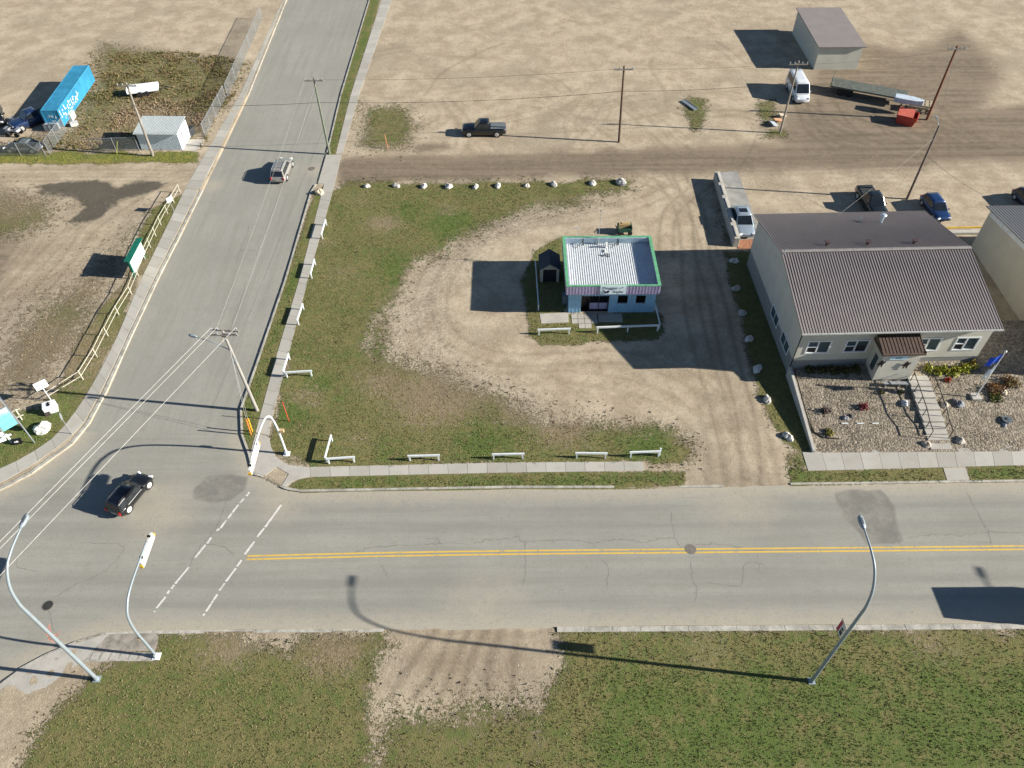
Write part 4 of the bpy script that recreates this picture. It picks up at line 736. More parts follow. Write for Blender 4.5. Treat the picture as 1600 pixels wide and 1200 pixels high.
def art(cx, cz, fl):
    mb = MB(); pts = [(-.16, -.32), (-.07, -.3), (-.04, -.12), (.02, -.14), (.05, -.32), (.13, -.3), (.13, -.05), (.2, .06), (.26, .2), (.18, .24), (.12, .12), (.06, .3), (-.04, .33), (-.12, .2), (-.2, .05), (-.28, -.05), (-.2, -.12), (-.12, -.06)]
    mb.slab([(cx+fl*a*1.35, vy-.09, cz+b*1.3) for a, b in pts], .02*fl); mb.build('wall_silhouette', black(), ves)
for q_, f_ in (((707, 512), 1), ((863, 520), 1)): art(*onB(*c8(*q_), -1.97), f_)
for x, z in ((3.0, 5.22), (1.0, 5.25), (13.6, 5.2)): mb = MB(); mb.b2((x-.12, -.18, z-.07), (x+.12, -.002, z+.07)); mb.b2((x-.2, -.26, z-.02), (x-.05, -.1, z+.06)); mb.build('wall_light', black(), bl)
for u in (1300, 1364, 1437):
    x = onB(u, 388, pk)[0]; y_ = pk+1.1; z_ = RZ-1.1*(RZ-zE)/(pk+oy)+.1; mb = MB(); mb.tube([(x, y_, z_), (x, y_, z_+.32)], .15, 10); mb.b2((x-.2, y_-.2, z_+.32), (x+.2, y_+.2, z_+.4)); mb.build('roof_vent', mat('brown vent', (.07, .045, .045), .6), rf)
x = onB(1383, 334, 13.5)[0]; mb = MB(); mb.tube([(x, 13.6, 6.0), (x, 13.6, 7.05)], .13, 12); mb.tube([(x, 13.6, 7.05), (x, 13.6, 7.2), (x, 13.6, 7.3)], [.14, .3, .18], 12); mb.build('chimney', mat('pale blue flue', (.5, .6, .66), .4, .4), rf)
mb = MB(); mb.tube([(x-1.9, 14.0, 5.9), (x-1.9, 14.0, 6.6)], .06, 8); mb.tube([(x-1.9, 14.0, 6.6), (x-1.7, 14., 6.75)], .09, 8); mb.build('flue', mat('white flue', (.6, .6, .58), .4), rf)
mb = MB(); mb.tube([(ox0+.15, pk-.3, RZ), (ox0+.15, pk-.3, RZ+.55)], .05, 8); mb.tube([(ox0+.15, pk-.3, RZ+.5), (ox0+.3, pk-.3, RZ+.62)], .05, 8); mb.build('vent_pipe', steel(), rf)
mb = MB(); mb.tube([(-.1, -.15, zE-.05), (-.05, -.05, 5.0), (-.05, -.05, .3)], .045, 8); mb.build('downpipe', black(), bl)

# garden
def gz(x, y):
    lx = (x-BO[0])*ca+(y-BO[1])*sa; ly = -(x-BO[0])*sa+(y-BO[1])*ca; t = min(max((ly+8.4)/8.2, 0), 1); a_ = min(max((lx-2)/5, 0), 1); return .13+(.9+.42*a_)*t**.85
gxx = np.arange(24.62, 62, .3); gyy = np.arange(37.7, 60, .3); A_, B_ = np.meshgrid(gxx, gyy); Zg = np.vectorize(gz)(A_, B_)+(vnoise(A_, B_, .8, 31)-.5)*.04
lx = (A_-BO[0])*ca+(B_-BO[1])*sa; ly = -(A_-BO[0])*sa+(B_-BO[1])*ca; keep = ~((lx > .2) & (lx < BWd-.2) & (ly > .4)) & ~((lx > -9) & (lx < .2) & (ly > .15)); keep &= (A_ < 43.8) | (B_ < 52)
gk = N('river stone bed'); co = gk.coord(); vo = gk.n('ShaderNodeTexVoronoi'); vo.inputs['Scale'].default_value = 5; gk.t.links.new(co, vo.inputs[0]); vs_ = gk.n('ShaderNodeSeparateColor'); gk.t.links.new(vo.outputs['Color'], vs_.inputs[0])
c_ = gk.mix(gk.ramp(vs_.outputs[0], 0, 1), (.15, .13, .10), (.31, .265, .20)); gk.bump(gk.math('SUBTRACT', 1., vo.outputs['Distance']), .6, .1); gk.out(c_, .9)
bed = grid_obj('gravel_bed', A_, B_, Zg, keep, {}, gk.m); tag(bed, kind='structure')
x, y = sample(24000, 24.8, 46, 37.8, 50); lx = (x-BO[0])*ca+(y-BO[1])*sa; ly = -(x-BO[0])*sa+(y-BO[1])*ca
kp = ((ly < -.1) | (lx > BWd+.1)) & ~((x > 34.1) & (x < 36.1) & (y < 46)) & (rng.random(len(x)) < .85); x, y = x[kp], y[kp]
stones('river_stones', x, y, np.array([gz(a, b)-.0 for a, b in zip(x, y)]), rng.uniform(.03, .055, len(x)), stone_mat('river stones', (.13, .105, .08), (.34, .29, .22), (.30, .20, .15)), 'rounded river stones covering the sloped front garden', .6)
flat('building_path', [(1640, 640)], .1, fnd) if False else None
# steps
mb = MB(); tint = []; ed = [44.95, 43.75, 42.6, 41.45, 40.3, 39.75, 39.25, 38.75, 37.9]; zs = [1.46, 1.28, 1.08, .88, .69, .52, .37, .22]
sx0 = 34.15
for i in range(8):
    a, b = ed[i], ed[i+1]; mb.b2((sx0, b+.004, .0), (sx0+1.75, a-.004, zs[i]))
st_ = mb.build('garden_steps', wm2); tag(st_, 'pale concrete steps climbing to the entrance between black handrails', 'steps')
for side_, lab, xx in ((0, 'left black handrail of the entrance steps', sx0+.06), (1, 'right black handrail of the entrance steps', sx0+1.69)):
    h = thing('handrail', lab, 'handrail', (xx, 41.5, 0), 0, 'black handrails of the entrance steps'); pts = []
    ys = [44.3, 43.2, 42.0, 40.85, 39.8, 38.9]; zz = [1.52, 1.34, 1.14, .94, .56, .4]
    for yv, zv in zip(ys, zz): pp = MB(); pp.tube([(0, yv-41.5, zv-.02), (0, yv-41.5, zv+.93)], .032, 6); pp.build('post', black(), h); pts.append((0, yv-41.5, zv+.95))
    pts = [(0, 45.6-41.5, 2.5) if side_ else (0, 44.5-41.5, 2.48)]+pts; pp = MB(); pp.tube(pts, .04, 6); pp.build('rail', black(), h)
# garden wall at the left + hose
rw = thing('garden_wall', 'low concrete retaining wall along the left edge of the stone garden', 'wall', (24.45, 42, 0)); mb = MB(); q = [(-.08, -4.3), (.16, -4.3), (.12, 4.3), (-.1, 4.3)]; mb.prism(q, 0, [.42, .42, 1.3, 1.3]); mb.build('wall_body', conc(), rw)
mb = MB(); mb.tube([(24.75, 45.9, 1.25), (24.72, 43.5, .98), (24.75, 41, .6), (25.0, 39.6, .42), (25.6, 39.1, .33), (26.9, 38.95, .32)], .05, 6); tag(mb.build('drain_hose', black()), 'black drain hose curling beside the garden wall', 'hose')
# bench
pz = gz(31.6, 43.1); bn = thing('bench', 'grey plank bench on the stones left of the entrance steps', 'bench', tuple(W(1398, 604, gz(32, 43.6))), R(-2)); bw = mat('grey weathered plank', (.24, .25, .26), .8)
mb = MB(); mb.box((0, 0, .46), (2.3, .34, .06)); mb.build('seat', bw, bn)
for x in (-.9, .9): mb = MB(); mb.box((x, -.1, .21), (.09, .09, .44), 0, 0, -.35); mb.box((x, .1, .21), (.09, .09, .44), 0, 0, .35); mb.build('leg', bw, bn)
# plants
def leafy(name, label, cat, u, v, r, h, ca_, cb, n=260, grp=None, z=None, twig=True, lw_=.07):
    p = W(u, v, 0.6); zz = gz(p[0], p[1]) if z is None else z; p = W(u, v, zz+h*.35); zz = gz(p[0], p[1]) if z is None else z
    rs = np.random.default_rng(int(u*3+v)); d = rs.normal(size=(n, 3)); d /= np.linalg.norm(d, axis=1)[:, None]; d[:, 2] = abs(d[:, 2]); rad = rs.uniform(.35, 1, n)**.6
    cl = 1+.25*np.sin(d[:, 0]*5+u)+.2*np.sin(d[:, 1]*6+v); q = d*rad[:, None]*np.array([r, r, h])*cl[:, None]; V = []
    for i in range(n):
        a = rs.normal(size=3); a /= np.linalg.norm(a); b = np.cross(a, rs.normal(size=3)); b /= np.linalg.norm(b); s_ = lw_*rs.uniform(.6, 1.3); V += [q[i]-a*s_, q[i]+b*s_*.6, q[i]+a*s_, q[i]-b*s_*.6]
    o = thing(name, label, cat, (p[0], p[1], zz), 0, grp); k_ = blade_key(ca_, cb); f_ = fast_mesh('foliage', np.array(V), np.arange(len(V)), 4, k_); f_.parent = o
    at = f_.data.attributes.new('tint', 'FLOAT', 'POINT'); at.data.foreach_set('value', np.repeat(rs.random(n), 4).astype(np.float32))
    mb = MB()
    for i in range(5): a = i*1.26; mb.tube([(0, 0, -.02), (math.cos(a)*r*.45, math.sin(a)*r*.45, h*.6)], [.02, .008], 5)
    mb.build('stem', mat('twig bark', (.09, .065, .045), .9), o); return o
LK = {}
def blade_key(a, b):
    key = (a, b)
    if key not in LK:
        k = N('leaves %.2f %.2f %.2f' % a); t_ = k.n('ShaderNodeAttribute', attribute_name='tint').outputs['Fac']; LK[key] = k.out(k.mix(k.ramp(t_, 0, 1), a, b), .75, 0, .15)
    return LK[key]
leafy('bush', 'small round crimson bush left of the bench shadow', 'bush', 1350, 634, .34, .5, (.16, .02, .03), (.28, .05, .06), 300)
leafy('bush', 'brownish purple twiggy bush near the garden wall', 'bush', 1291, 641, .42, .5, (.06, .04, .045), (.13, .09, .08), 260)
leafy('bush', 'yellow green low bush near the curled hose', 'bush', 1296, 676, .42, .35, (.14, .13, .03), (.26, .24, .06), 320)
leafy('bush', 'orange brown bush closest to the flagpole', 'bush', 1556, 606, .65, .75, (.15, .07, .025), (.26, .14, .05), 700)
leafy('bush', 'green and rust bush farther right of the flagpole', 'bush', 1580, 595, .7, .65, (.11, .09, .03), (.22, .12, .05), 700)
leafy('bush', 'low green bush in front of the orange brown bush', 'bush', 1557, 620, .55, .35, (.07, .09, .025), (.18, .18, .05), 500)
leafy('bush', 'small scarlet bush at the end of the hosta row', 'bush', 1482, 592, .26, .3, (.25, .04, .02), (.38, .09, .04), 220)
for i, (u, v) in enumerate([(1453, 575), (1465, 578), (1477, 576), (1489, 579), (1499, 576), (1510, 574), (1521, 570)]):
    leafy('hosta', ['yellow green hosta nearest the entrance steps', 'second yellow green hosta from the entrance steps', 'third hosta from the entrance steps, below the right wall', 'middle hosta of the row behind the scarlet bush', 'fifth hosta from the steps under the right hand windows', 'small green hosta second from the building corner', 'orange tinted hosta at the right corner of the building'][i], 'plant', u, v, .5, .42, (.17, .20, .03) if i < 6 else (.30, .2, .06), (.42, .40, .07), 170, 'hostas in a row below the right front wall', lw_=.13)
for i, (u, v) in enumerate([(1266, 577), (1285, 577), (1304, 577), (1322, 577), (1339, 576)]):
    leafy('hosta', ['shaded dark hosta closest to the left building corner', 'shaded dark hosta second from the left building corner', 'middle plant of the shaded row left of the porch', 'shaded dark hosta second from the porch', 'shaded dark hosta right against the porch'][i], 'plant', u, v, .5, .35, (.04, .05, .015), (.12, .10, .03), 150, 'shaded plants below the left front wall', lw_=.12)  # leaf colours darkened to carry the shade of this bed
leafy('bush', 'tiny green plant at the left foot of the bench', 'plant', 1378, 612, .25, .25, (.1, .11, .04), (.2, .19, .08), 90); leafy('bush', 'tiny green plant at the right foot of the bench', 'plant', 1408, 612, .25, .25, (.1, .12, .04), (.2, .2, .08), 90)
leafy('potted_plant', 'leafy plant in a low dark planter near the right edge', 'potted plant', 1573, 656, .35, .3, (.06, .08, .03), (.15, .15, .06), 200); pp = bpy.data.objects['potted_plant']; mb = MB(); mb.tube([(0, 0, -.05), (0, 0, .22)], [.3, .42], 12); mb.build('planter', mat('slate blue planter', (.10, .12, .14), .6), pp); pp.location.z += .0
Z6 = lambda u, v: gz(*W(u, v, .6)[:2])
for u, v, r, l, c in ((1414, 630, .38, 'bluish white boulder right of the bench', (.55, .56, .58)), (1321, 653, .3, 'grey boulder with a small dark rock at its right', (.36, .36, .38)), (1330, 650, .22, 'small dark rock touching a grey boulder', (.12, .11, .11)), (1476, 632, .36, 'cream boulder right of the steps halfway up', (.55, .50, .42)),
        (1492, 627, .3, 'dark jagged rock left of the grey upright rock', (.18, .18, .2)), (1501, 631, .38, 'grey jagged upright rock near the flagpole base', (.36, .38, .42)), (1447, 694, .46, 'pinkish boulder at the left foot of the steps', (.52, .44, .37)), (1500, 688, .45, 'grey brown boulder at the right foot of the steps', (.42, .38, .34)), (1568, 613, .34, 'smooth tan boulder against the rust bush', (.6, .50, .38)), (1569, 664, .25, 'small bluish rock under the planter', (.3, .33, .38))):
    boulder(u, v, r*.85, l, tuple(q_*.8 for q_ in c), None, Z6(u, v)-.05, 1.1, .8)
gp = 'three short white edging bars on the stones'
for u, l in ((1320, 'left white edging bar lying on the stones'), (1344, 'middle white edging bar lying on the stones'), (1368, 'right white edging bar lying on the stones')):
    p = W(u, 661.5, Z6(u, 661)+.05); mb = MB(); mb.box((0, 0, .0), (.55, .09, .07), .02); tag(mb.build('edging_bar', WH, loc=p, bevel=.01), l, 'edging bar', gp)
# flagpole
fz = Z6(1524, 618); fp = W(1524, 620, fz); fo = thing('flagpole', 'white flagpole flying a blue flag above a white flag', 'flagpole', fp); pm = mat('white pole paint', (.72, .73, .74), .35)
mb = MB(); mb.tube([(0, 0, .1), (0, 0, 5.35)], [.055, .035], 10); mb.build('pole', pm, fo); mb = MB(); mb.tube([(0, 0, 5.33), (0, 0, 5.4), (0, 0, 5.5), (0, 0, 5.56)], [.04, .1, .1, .03], 12); mb.build('finial', pm, fo, True)
mb = MB(); mb.b2((-.4, -.35, -.08), (.4, .35, .12)); mb.build('footing', conc(), fo, bevel=.03)
def flag(z0_, z1_, L, droop, m, name):
    V = []; nx_, nz_ = 14, 8; mb = MB()
    for th_ in (0, .012):
        for i in range(nx_+1):
            s_ = i/nx_
            for j in range(nz_+1):
                t_ = j/nz_; x = -L*s_*(1-.25*s_); y_ = .16*math.sin(s_*9+t_*1.5)*s_**.5-.25*s_+th_; z = z0_+(z1_-z0_)*t_*(1-.35*s_)-droop*s_*s_+.05*math.sin(s_*7+t_*3)*s_; V.append((x-.05, y_, z))
    k = (nx_+1)*(nz_+1); F_ = []
    for i in range(nx_):
        for j in range(nz_):
            a = i*(nz_+1)+j; F_ += [(a, a+1, a+nz_+2, a+nz_+1), (k+a, k+a+nz_+1, k+a+nz_+2, k+a+1)]
    for i in range(nx_): a = i*(nz_+1); F_ += [(a, a+nz_+1, k+a+nz_+1, k+a)]; a += nz_; F_ += [(a, k+a, k+a+nz_+1, a+nz_+1)]
    mb.add(V, F_); return mb.build(name, m, fo, True)
flag(4.15, 5.2, 1.45, .35, mat('royal blue flag cloth', (.02, .09, .52), .6), 'flag'); flag(2.9, 3.95, .75, .8, mat('white flag cloth', (.6, .66, .7), .6), 'flag')

# low concrete blocks by the parked silver sedan
cb = mat('cast concrete block', (.42, .40, .35), .9, var=.14, vs=1.5, bump=.4); A0, A1 = W(1118, 281, .1), W(1149, 386, .1); dv = A1-A0; an = math.atan2(dv[1], dv[0]); L = np.linalg.norm(dv[:2]); n = 5
for i in range(n):
    c = A0+dv*(i+.5)/n; m = MB(); l = L/n-.03; m.b2((-l/2, -.3, 0), (l/2, .3, 1.12)); m.b2((-l/2+.25, -.12, 1.121), (l/2-.25, .12, 1.2)); o = m.build('concrete_block', cb, bevel=.035, loc=(c[0], c[1], .1)); o.rotation_euler = (0, 0, an+random.uniform(-.02, .02))
    tag(o, ['concrete block at the alley end of the low block wall', 'second concrete block from the alley in the low block wall', 'middle concrete block of the low wall beside the silver sedan', 'fourth concrete block from the alley, level with the silver sedan bonnet', 'last concrete block of the low wall, nearest the large building'][i], 'concrete block', 'concrete blocks lined up as a low wall')
# neighbour building at the right edge
NB = thing('neighbour_building', 'pale beige building with grey metal roof cut by the right edge', 'building', (0, 0, .1)); a = W(1530, 353, 5.2); 
nx0 = 48.35; nyb, nyf, nyr, nze, nzr = 64.6, 44.6, 54.6, 4.75, 6.1; mb = MB(); mb.b2((nx0, nyf, 0), (nx0+14, nyb, 4.6)); mb.slab([(nx0, nyf, 4.6), (nx0, nyb, 4.6), (nx0, nyr, 5.95)], .2)
mb.build('wall', mat('cream painted wall', (.47, .445, .37), .85, var=.06, vs=.7), NB)
mb = MB()
for (ya, yb) in ((nyf-.4, nyr), (nyb+.4, nyr)):
    q = [(nx0-.42, ya, nze), (nx0+14, ya, nze), (nx0+14, yb, nzr), (nx0-.42, yb, nzr)]; mb.slab(q if ya < 50 else q[::-1], .07)
    for i in range(48): x = nx0-.36+i*.3; mb.box((x, (ya+yb)/2, (nze+nzr)/2+.09), (.05, math.hypot(yb-ya, nzr-nze), .04), 0, 0, math.atan2(nzr-nze, 10.4)*(1 if ya < 50 else -1))
mb.build('roof', mat('grey ribbed roofing', (.23, .225, .22), .5, .2, .06), NB)
mb = MB()
for s_ in (-1, 1): mb.slab([(nx0-.03, nyr, 5.3), (nx0-.03, nyr+s_*9.9, 4.05), (nx0-.03, nyr+s_*9.9, 4.62), (nx0-.03, nyr, 5.95)], .025)
mb.build('white_band', mat('white bargeboard', (.6, .62, .63), .5), NB)
o = thing('parking_kerb_rail', 'yellow rail along the parking edge between the two roofs', 'rail', W(1503, 357, .4)); mb = MB(); mb.box((0, 0, .12), (4.2, .14, .14), .02); mb.build('rail', mat('yellow rail paint', (.55, .36, .04), .6), o); mb = MB(); mb.b2((-2.3, -.75, -.4), (2.2, -.2, -.0)); mb.build('planter_wall', conc(), o)

# ---------------- vehicles ----------------
def paint(name, c, metal=.3): return mat(name, c, .28, metal, .05, 1, .5, coat=.6)
gl = glass('car glass', (.012, .016, .02), .04); gl2 = glass('car side glass', (.02, .025, .03), .06); trim = mat('black car trim', (.02, .02, .022), .6)
rimM = mat('alloy wheel', (.55, .56, .56), .35, .5); lampW = mat('headlight glass', (.75, .77, .78), .15); lampR = mat('tail light plastic', (.35, .01, .012), .25)
def vehicle(name, label, cat, p, hd, L, Wd, H, kind, pm, gc=.2, rim=rimM, grp=None, roofm=None, load=None):
    o = thing(name, label, cat, (p[0], p[1], 0.11 if p[2] > 0 else .0), hd, grp); hw = Wd/2; bz = H*.56 if kind != 'van' else H*.5
    if kind == 'pickup': bz = H*.60
    hood = bz-.02
    # lower body profile stations: x, top z, half width, bottom z
    if kind == 'sedan': S = [(-.5, .62, .80, .38), (-.485, .80, .90, .3), (-.44, .93, .96, .24), (-.33, .98, 1, .22), (-.2, 1., 1, .2), (.1, 1., 1, .2), (.22, .97, 1, .2), (.36, .88, .98, .22), (.45, .76, .93, .24), (.485, .66, .86, .28), (.5, .52, .78, .34)]
    elif kind in ('suv', 'hatch'): S = [(-.5, .72, .84, .40), (-.49, .93, .92, .32), (-.46, 1.0, .97, .26), (-.33, 1.0, 1, .24), (-.2, 1., 1, .23), (.1, 1., 1, .23), (.2, .99, 1, .23), (.34, .93, .99, .24), (.44, .84, .94, .26), (.485, .72, .87, .3), (.5, .55, .80, .36)]
    elif kind == 'van': S = [(-.5, .9, .9, .35), (-.49, 1, .97, .3), (-.3, 1, 1, .26), (.2, 1, 1, .25), (.32, .97, 1, .25), (.42, .86, .96, .26), (.48, .74, .9, .3), (.5, .6, .82, .34)]
    else: S = [(-.5, .93, .93, .42), (-.495, 1., .96, .36), (-.4, 1., 1, .32), (-.14, 1., 1, .28), (.1, 1., 1, .28), (.22, 1., 1, .28), (.36, .98, .99, .3), (.46, .93, .95, .32), (.49, .84, .9, .36), (.5, .62, .84, .4)]
    rings = []
    for x, tz, wf, bzz in S:
        t_ = tz*bz; w_ = wf*hw; m_ = (bzz+t_)*.5
        rings.append([(x*L, w_*.80, bzz), (x*L, w_*.97, bzz+.08), (x*L, w_, m_), (x*L, w_*.97, t_-.10), (x*L, w_*.90, t_-.02), (x*L, w_*.6, t_+.015), (x*L, 0, t_+.03),
                      (x*L, -w_*.6, t_+.015), (x*L, -w_*.90, t_-.02), (x*L, -w_*.97, t_-.10), (x*L, -w_, m_), (x*L, -w_*.97, bzz+.08), (x*L, -w_*.80, bzz)])
    mb = MB(); mb.loft(rings); body = mb.build('body', pm, o, True)
    # cabin
    cab = {'sedan': (-.40, -.22, .07, .25), 'suv': (-.485, -.42, .08, .24), 'hatch': (-.475, -.36, .06, .25), 'van': (-.492, -.475, .24, .38), 'pickup': (-.14, -.115, .10, .22)}[kind]
    b0, r0_, r1_, b1 = [q*L for q in cab]; wb, wt = hw*.93, hw*.74 if kind != 'van' else hw*.82; zb, zt = bz-.05, H
    def P8(e=0., dz=0.): return [(b0-e, wb+e, zb), (b1+e, wb+e, zb), (b1+e, -wb-e, zb), (b0-e, -wb-e, zb), (r0_, wt, zt-.05), (r1_, wt, zt-.05), (r1_, -wt, zt-.05), (r0_, -wt, zt-.05)]
    mb = MB(); v = P8(); mb.add(v, [(3, 2, 1, 0), (4, 5, 6, 7), (0, 1, 5, 4), (1, 2, 6, 5), (2, 3, 7, 6), (3, 0, 4, 7)]); mb.build('cabin', pm, o, bevel=.05)
    mb = MB(); mb.loft([[(x, wt*f, zt-.05+z) for f, z in ((1.0, 0), (.93, .045), (.5, .06+c), (0, .065+c), (-.5, .06+c), (-.93, .045), (-1.0, 0))] for x, c in ((r0_, -.02), (r0_*.8+r1_*.2, .0), (r0_*.3+r1_*.7, .0), (r1_, -.02))]); mb.build('roof', roofm or pm, o, True)
    def win(nm, q, a0, a1, t0=.1, t1=.9, m=gl, off=.02):
        q = [Vector(p_) for p_ in q]; f_ = lambda s_, t_: (q[0]*(1-s_)+q[1]*s_)*(1-t_)+(q[3]*(1-s_)+q[2]*s_)*t_
        k = [f_(a0, t0), f_(a1, t0), f_(a1, t1), f_(a0, t1)]; n = (k[1]-k[0]).cross(k[3]-k[0]).normalized(); cen = Vector((0, 0, (zb+zt)/2))+Vector(((b0+b1)/2, 0, 0))
        if n.dot(k[0]-cen) < 0: n = -n; k = [k[1], k[0], k[3], k[2]]
        mb = MB(); mb.slab([p_+n*.004 for p_ in k], off); mb.build(nm, m, o)
    win('windshield', (v[1], v[2], v[6], v[5]), .05, .95, .1, .93); win('rear_window', (v[0], v[3], v[7], v[4]), .07, .93, .15 if kind != 'van' else .45, .92)
    nw = 3 if kind in ('suv', 'van') else 2
    for s_ in ((0, 1, 5, 4), (3, 2, 6, 7)):
        for i in range(nw): win('side_window', [v[k] for k in s_], .06+i*.88/nw+.012, .06+(i+1)*.88/nw-.012, .2, .88, gl2)
    # wheels
    wr = {'pickup': .39, 'suv': .36, 'van': .37}.get(kind, .33); fx = {'sedan': (.32, -.29), 'pickup': (.34, -.30)}.get(kind, (.32, -.30))
    for fxx in fx:
        for s_ in (-1, 1):
            mb = MB(); x = fxx*L; mb.tube([(x, s_*(hw-.2), wr), (x, s_*(hw-.03), wr), (x, s_*(hw+.015), wr)], [wr, wr, wr*.93], 22); wh = mb.build('wheel', tyre(), o)
            mb = MB(); mb.tube([(x, s_*(hw+.012), wr), (x, s_*(hw+.03), wr)], [wr*.68, wr*.6], 16); mb.build('rim', rim, wh)
            mb = MB(); n = 16
            for i in range(n//2+1):
                pass
            mb.tube([(x, s_*(hw-.12), wr+.02), (x, s_*(hw+.006), wr+.02)], wr*1.17, 20); mb.build('wheel_arch', trim, o)
    zf = bz*.72 if kind != 'pickup' else bz*.78
    for s_ in (-1, 1):
        mb = MB(); mb.box((L*.478, s_*hw*.66, zf), (.16, .34, .17), -s_*.35); mb.build('headlight', lampW, o, bevel=.03)
        mb = MB(); mb.box((-L*(.493 if kind != 'sedan' else .472), s_*hw*.78, bz*(.83 if kind != 'sedan' else .7)), (.1, .2 if kind != 'pickup' else .14, .2 if kind not in ('suv', 'pickup') else .34), s_*.2); mb.build('taillight', lampR, o, bevel=.02)
        mb = MB(); mb.box((b1-.28*(1 if kind != 'van' else 2), s_*(hw+.07), bz+.06), (.12, .2, .13)); mb.build('mirror', pm, o, bevel=.03)
    mb = MB(); mb.box((L*.492, 0, bz*.55), (.06, hw*1.0, .16)); mb.build('grille', trim, o); mb = MB(); mb.box((-L*.497, 0, bz*.66), (.03, .42, .12)); mb.build('number_plate', mat('plate', (.5, .5, .5), .5), o)
    mb = MB(); mb.box((0, 0, .24), (L*.86, Wd*.9, .12)); mb.build('underbody', trim, o)
    if kind in ('suv',):
        for s_ in (-1, 1): mb = MB(); mb.tube([(r0_+.15, s_*wt*.86, zt+.0), (r0_+.3, s_*wt*.86, zt+.07), (r1_-.4, s_*wt*.86, zt+.07), (r1_-.2, s_*wt*.86, zt)], .022, 6); mb.build('roof_rail', steel() if load != 'dark' else trim, o)
        if load == 'bars':
            for x in (r0_+.6, (r0_+r1_)/2, r1_-.7): mb = MB(); mb.box((x, 0, zt+.07), (.05, wt*1.75, .03)); mb.build('roof_bar', steel(), o)
    if kind == 'pickup':
        mb = MB(); x0_, x1_ = -.485*L, -.155*L; mb.b2((x0_, -hw*.86, bz+.02), (x1_, hw*.86, bz+.055)); mb.build('bed_cover', load or mat('grey vinyl bed cover', (.13, .15, .16), .7), o, bevel=.02)
        mb = MB(); mb.b2((-.52*L, -hw*.9, .48), (-.498*L, hw*.9, .66)); mb.build('bumper', steel(), o)
    if load == 'sunroof': mb = MB(); mb.b2((r0_*.5+r1_*.5-.35, -.42, zt+.018), (r0_*.5+r1_*.5+.35, .42, zt+.03)); mb.build('sunroof', gl, o)
    return o
blk = paint('black car paint', (.008, .009, .011), .1)
a, b = W(200, 791, .33), W(230.5, 754, .33); hd = math.atan2(b[1]-a[1], b[0]-a[0]); c = W(201, 768, .8)
vehicle('black_suv', 'black sport utility vehicle turning through the junction with pale wheels', 'car', (c[0], c[1], 0), hd, 3.85, 1.6, 1.46, 'suv', blk, rim=mat('white alloy wheel', (.7, .69, .62), .5, .1), load='dark', roofm=paint('deep navy black roof', (.004, .005, .01), 0))
c = W(440, 262, .8); vehicle('silver_wagon', 'silver and maroon wagon with roof bars driving up the side road', 'car', (c[0], c[1], 0), R(88.5), 4.7, 1.82, 1.66, 'suv', paint('pale silver beige paint', (.36, .34, .31), .4), load='bars')
c = W(756, 201, .8); vehicle('black_pickup', 'black pickup truck with grey bed cover alone on the dirt lot', 'pickup truck', (c[0], c[1], 1), R(179.3), 5.45, 1.9, 1.8, 'pickup', blk)
c = W(1159.5, 344, .7); vehicle('silver_sedan', 'silver sedan with a sunroof parked on the concrete pad', 'car', (c[0], c[1], 1), R(-90), 5.4, 2.0, 1.58, 'sedan', paint('pale blue silver paint', (.42, .49, .55), .5), load='sunroof')
c = W(1363, 315, .9); vehicle('black_pickup', 'dark pickup truck half hidden behind the brown roof', 'pickup truck', (c[0], c[1], 1), R(-88), 5.6, 1.95, 1.86, 'pickup', paint('black green paint', (.01, .013, .013), .1), load=mat('dull black tonneau', (.03, .034, .036), .7))
c = W(1462, 324, .7); vehicle('blue_hatchback', 'dark blue car parked just behind the right end of the brown roof', 'car', (c[0], c[1], 1), R(-86), 4.4, 1.8, 1.48, 'hatch', paint('dark blue paint', (.015, .045, .14), .4))
c = W(1609, 315, .7); vehicle('navy_car', 'navy car cut by the right edge behind the grey roof', 'car', (c[0], c[1], 1), R(-84), 4.5, 1.8, 1.5, 'hatch', paint('navy paint', (.01, .015, .05), .3))
c = W(1247, 138, 1.); vehicle('white_van', 'white van with its nose in the sun at the top edge', 'van', (c[0], c[1], 1), R(-90), 5.6, 2.0, 2.3, 'van', paint('white van paint', (.6, .63, .66), 0))
c = W(-8, 180, .8); vehicle('dark_suv', 'dark car with a pale front corner cut by the left edge', 'car', (c[0], c[1], 1), R(-62), 4.8, 1.9, 1.7, 'suv', blk, load='dark')
c = W(50, 184, .9); vehicle('blue_pickup', 'dark blue pickup truck in the shadow of the blue container', 'pickup truck', (c[0], c[1], 1), R(-132), 5.6, 1.95, 1.85, 'pickup', paint('midnight blue paint', (.012, .03, .09), .2), load=mat('black tonneau', (.02, .02, .025), .7))
c = W(38, 230, .5); vehicle('grey_car', 'grey wreck of a car behind the chain link fence at far left', 'car', (c[0], c[1], 1), R(176), 4.6, 1.8, 1.35, 'sedan', mat('dull grey primer', (.10, .12, .13), .7))
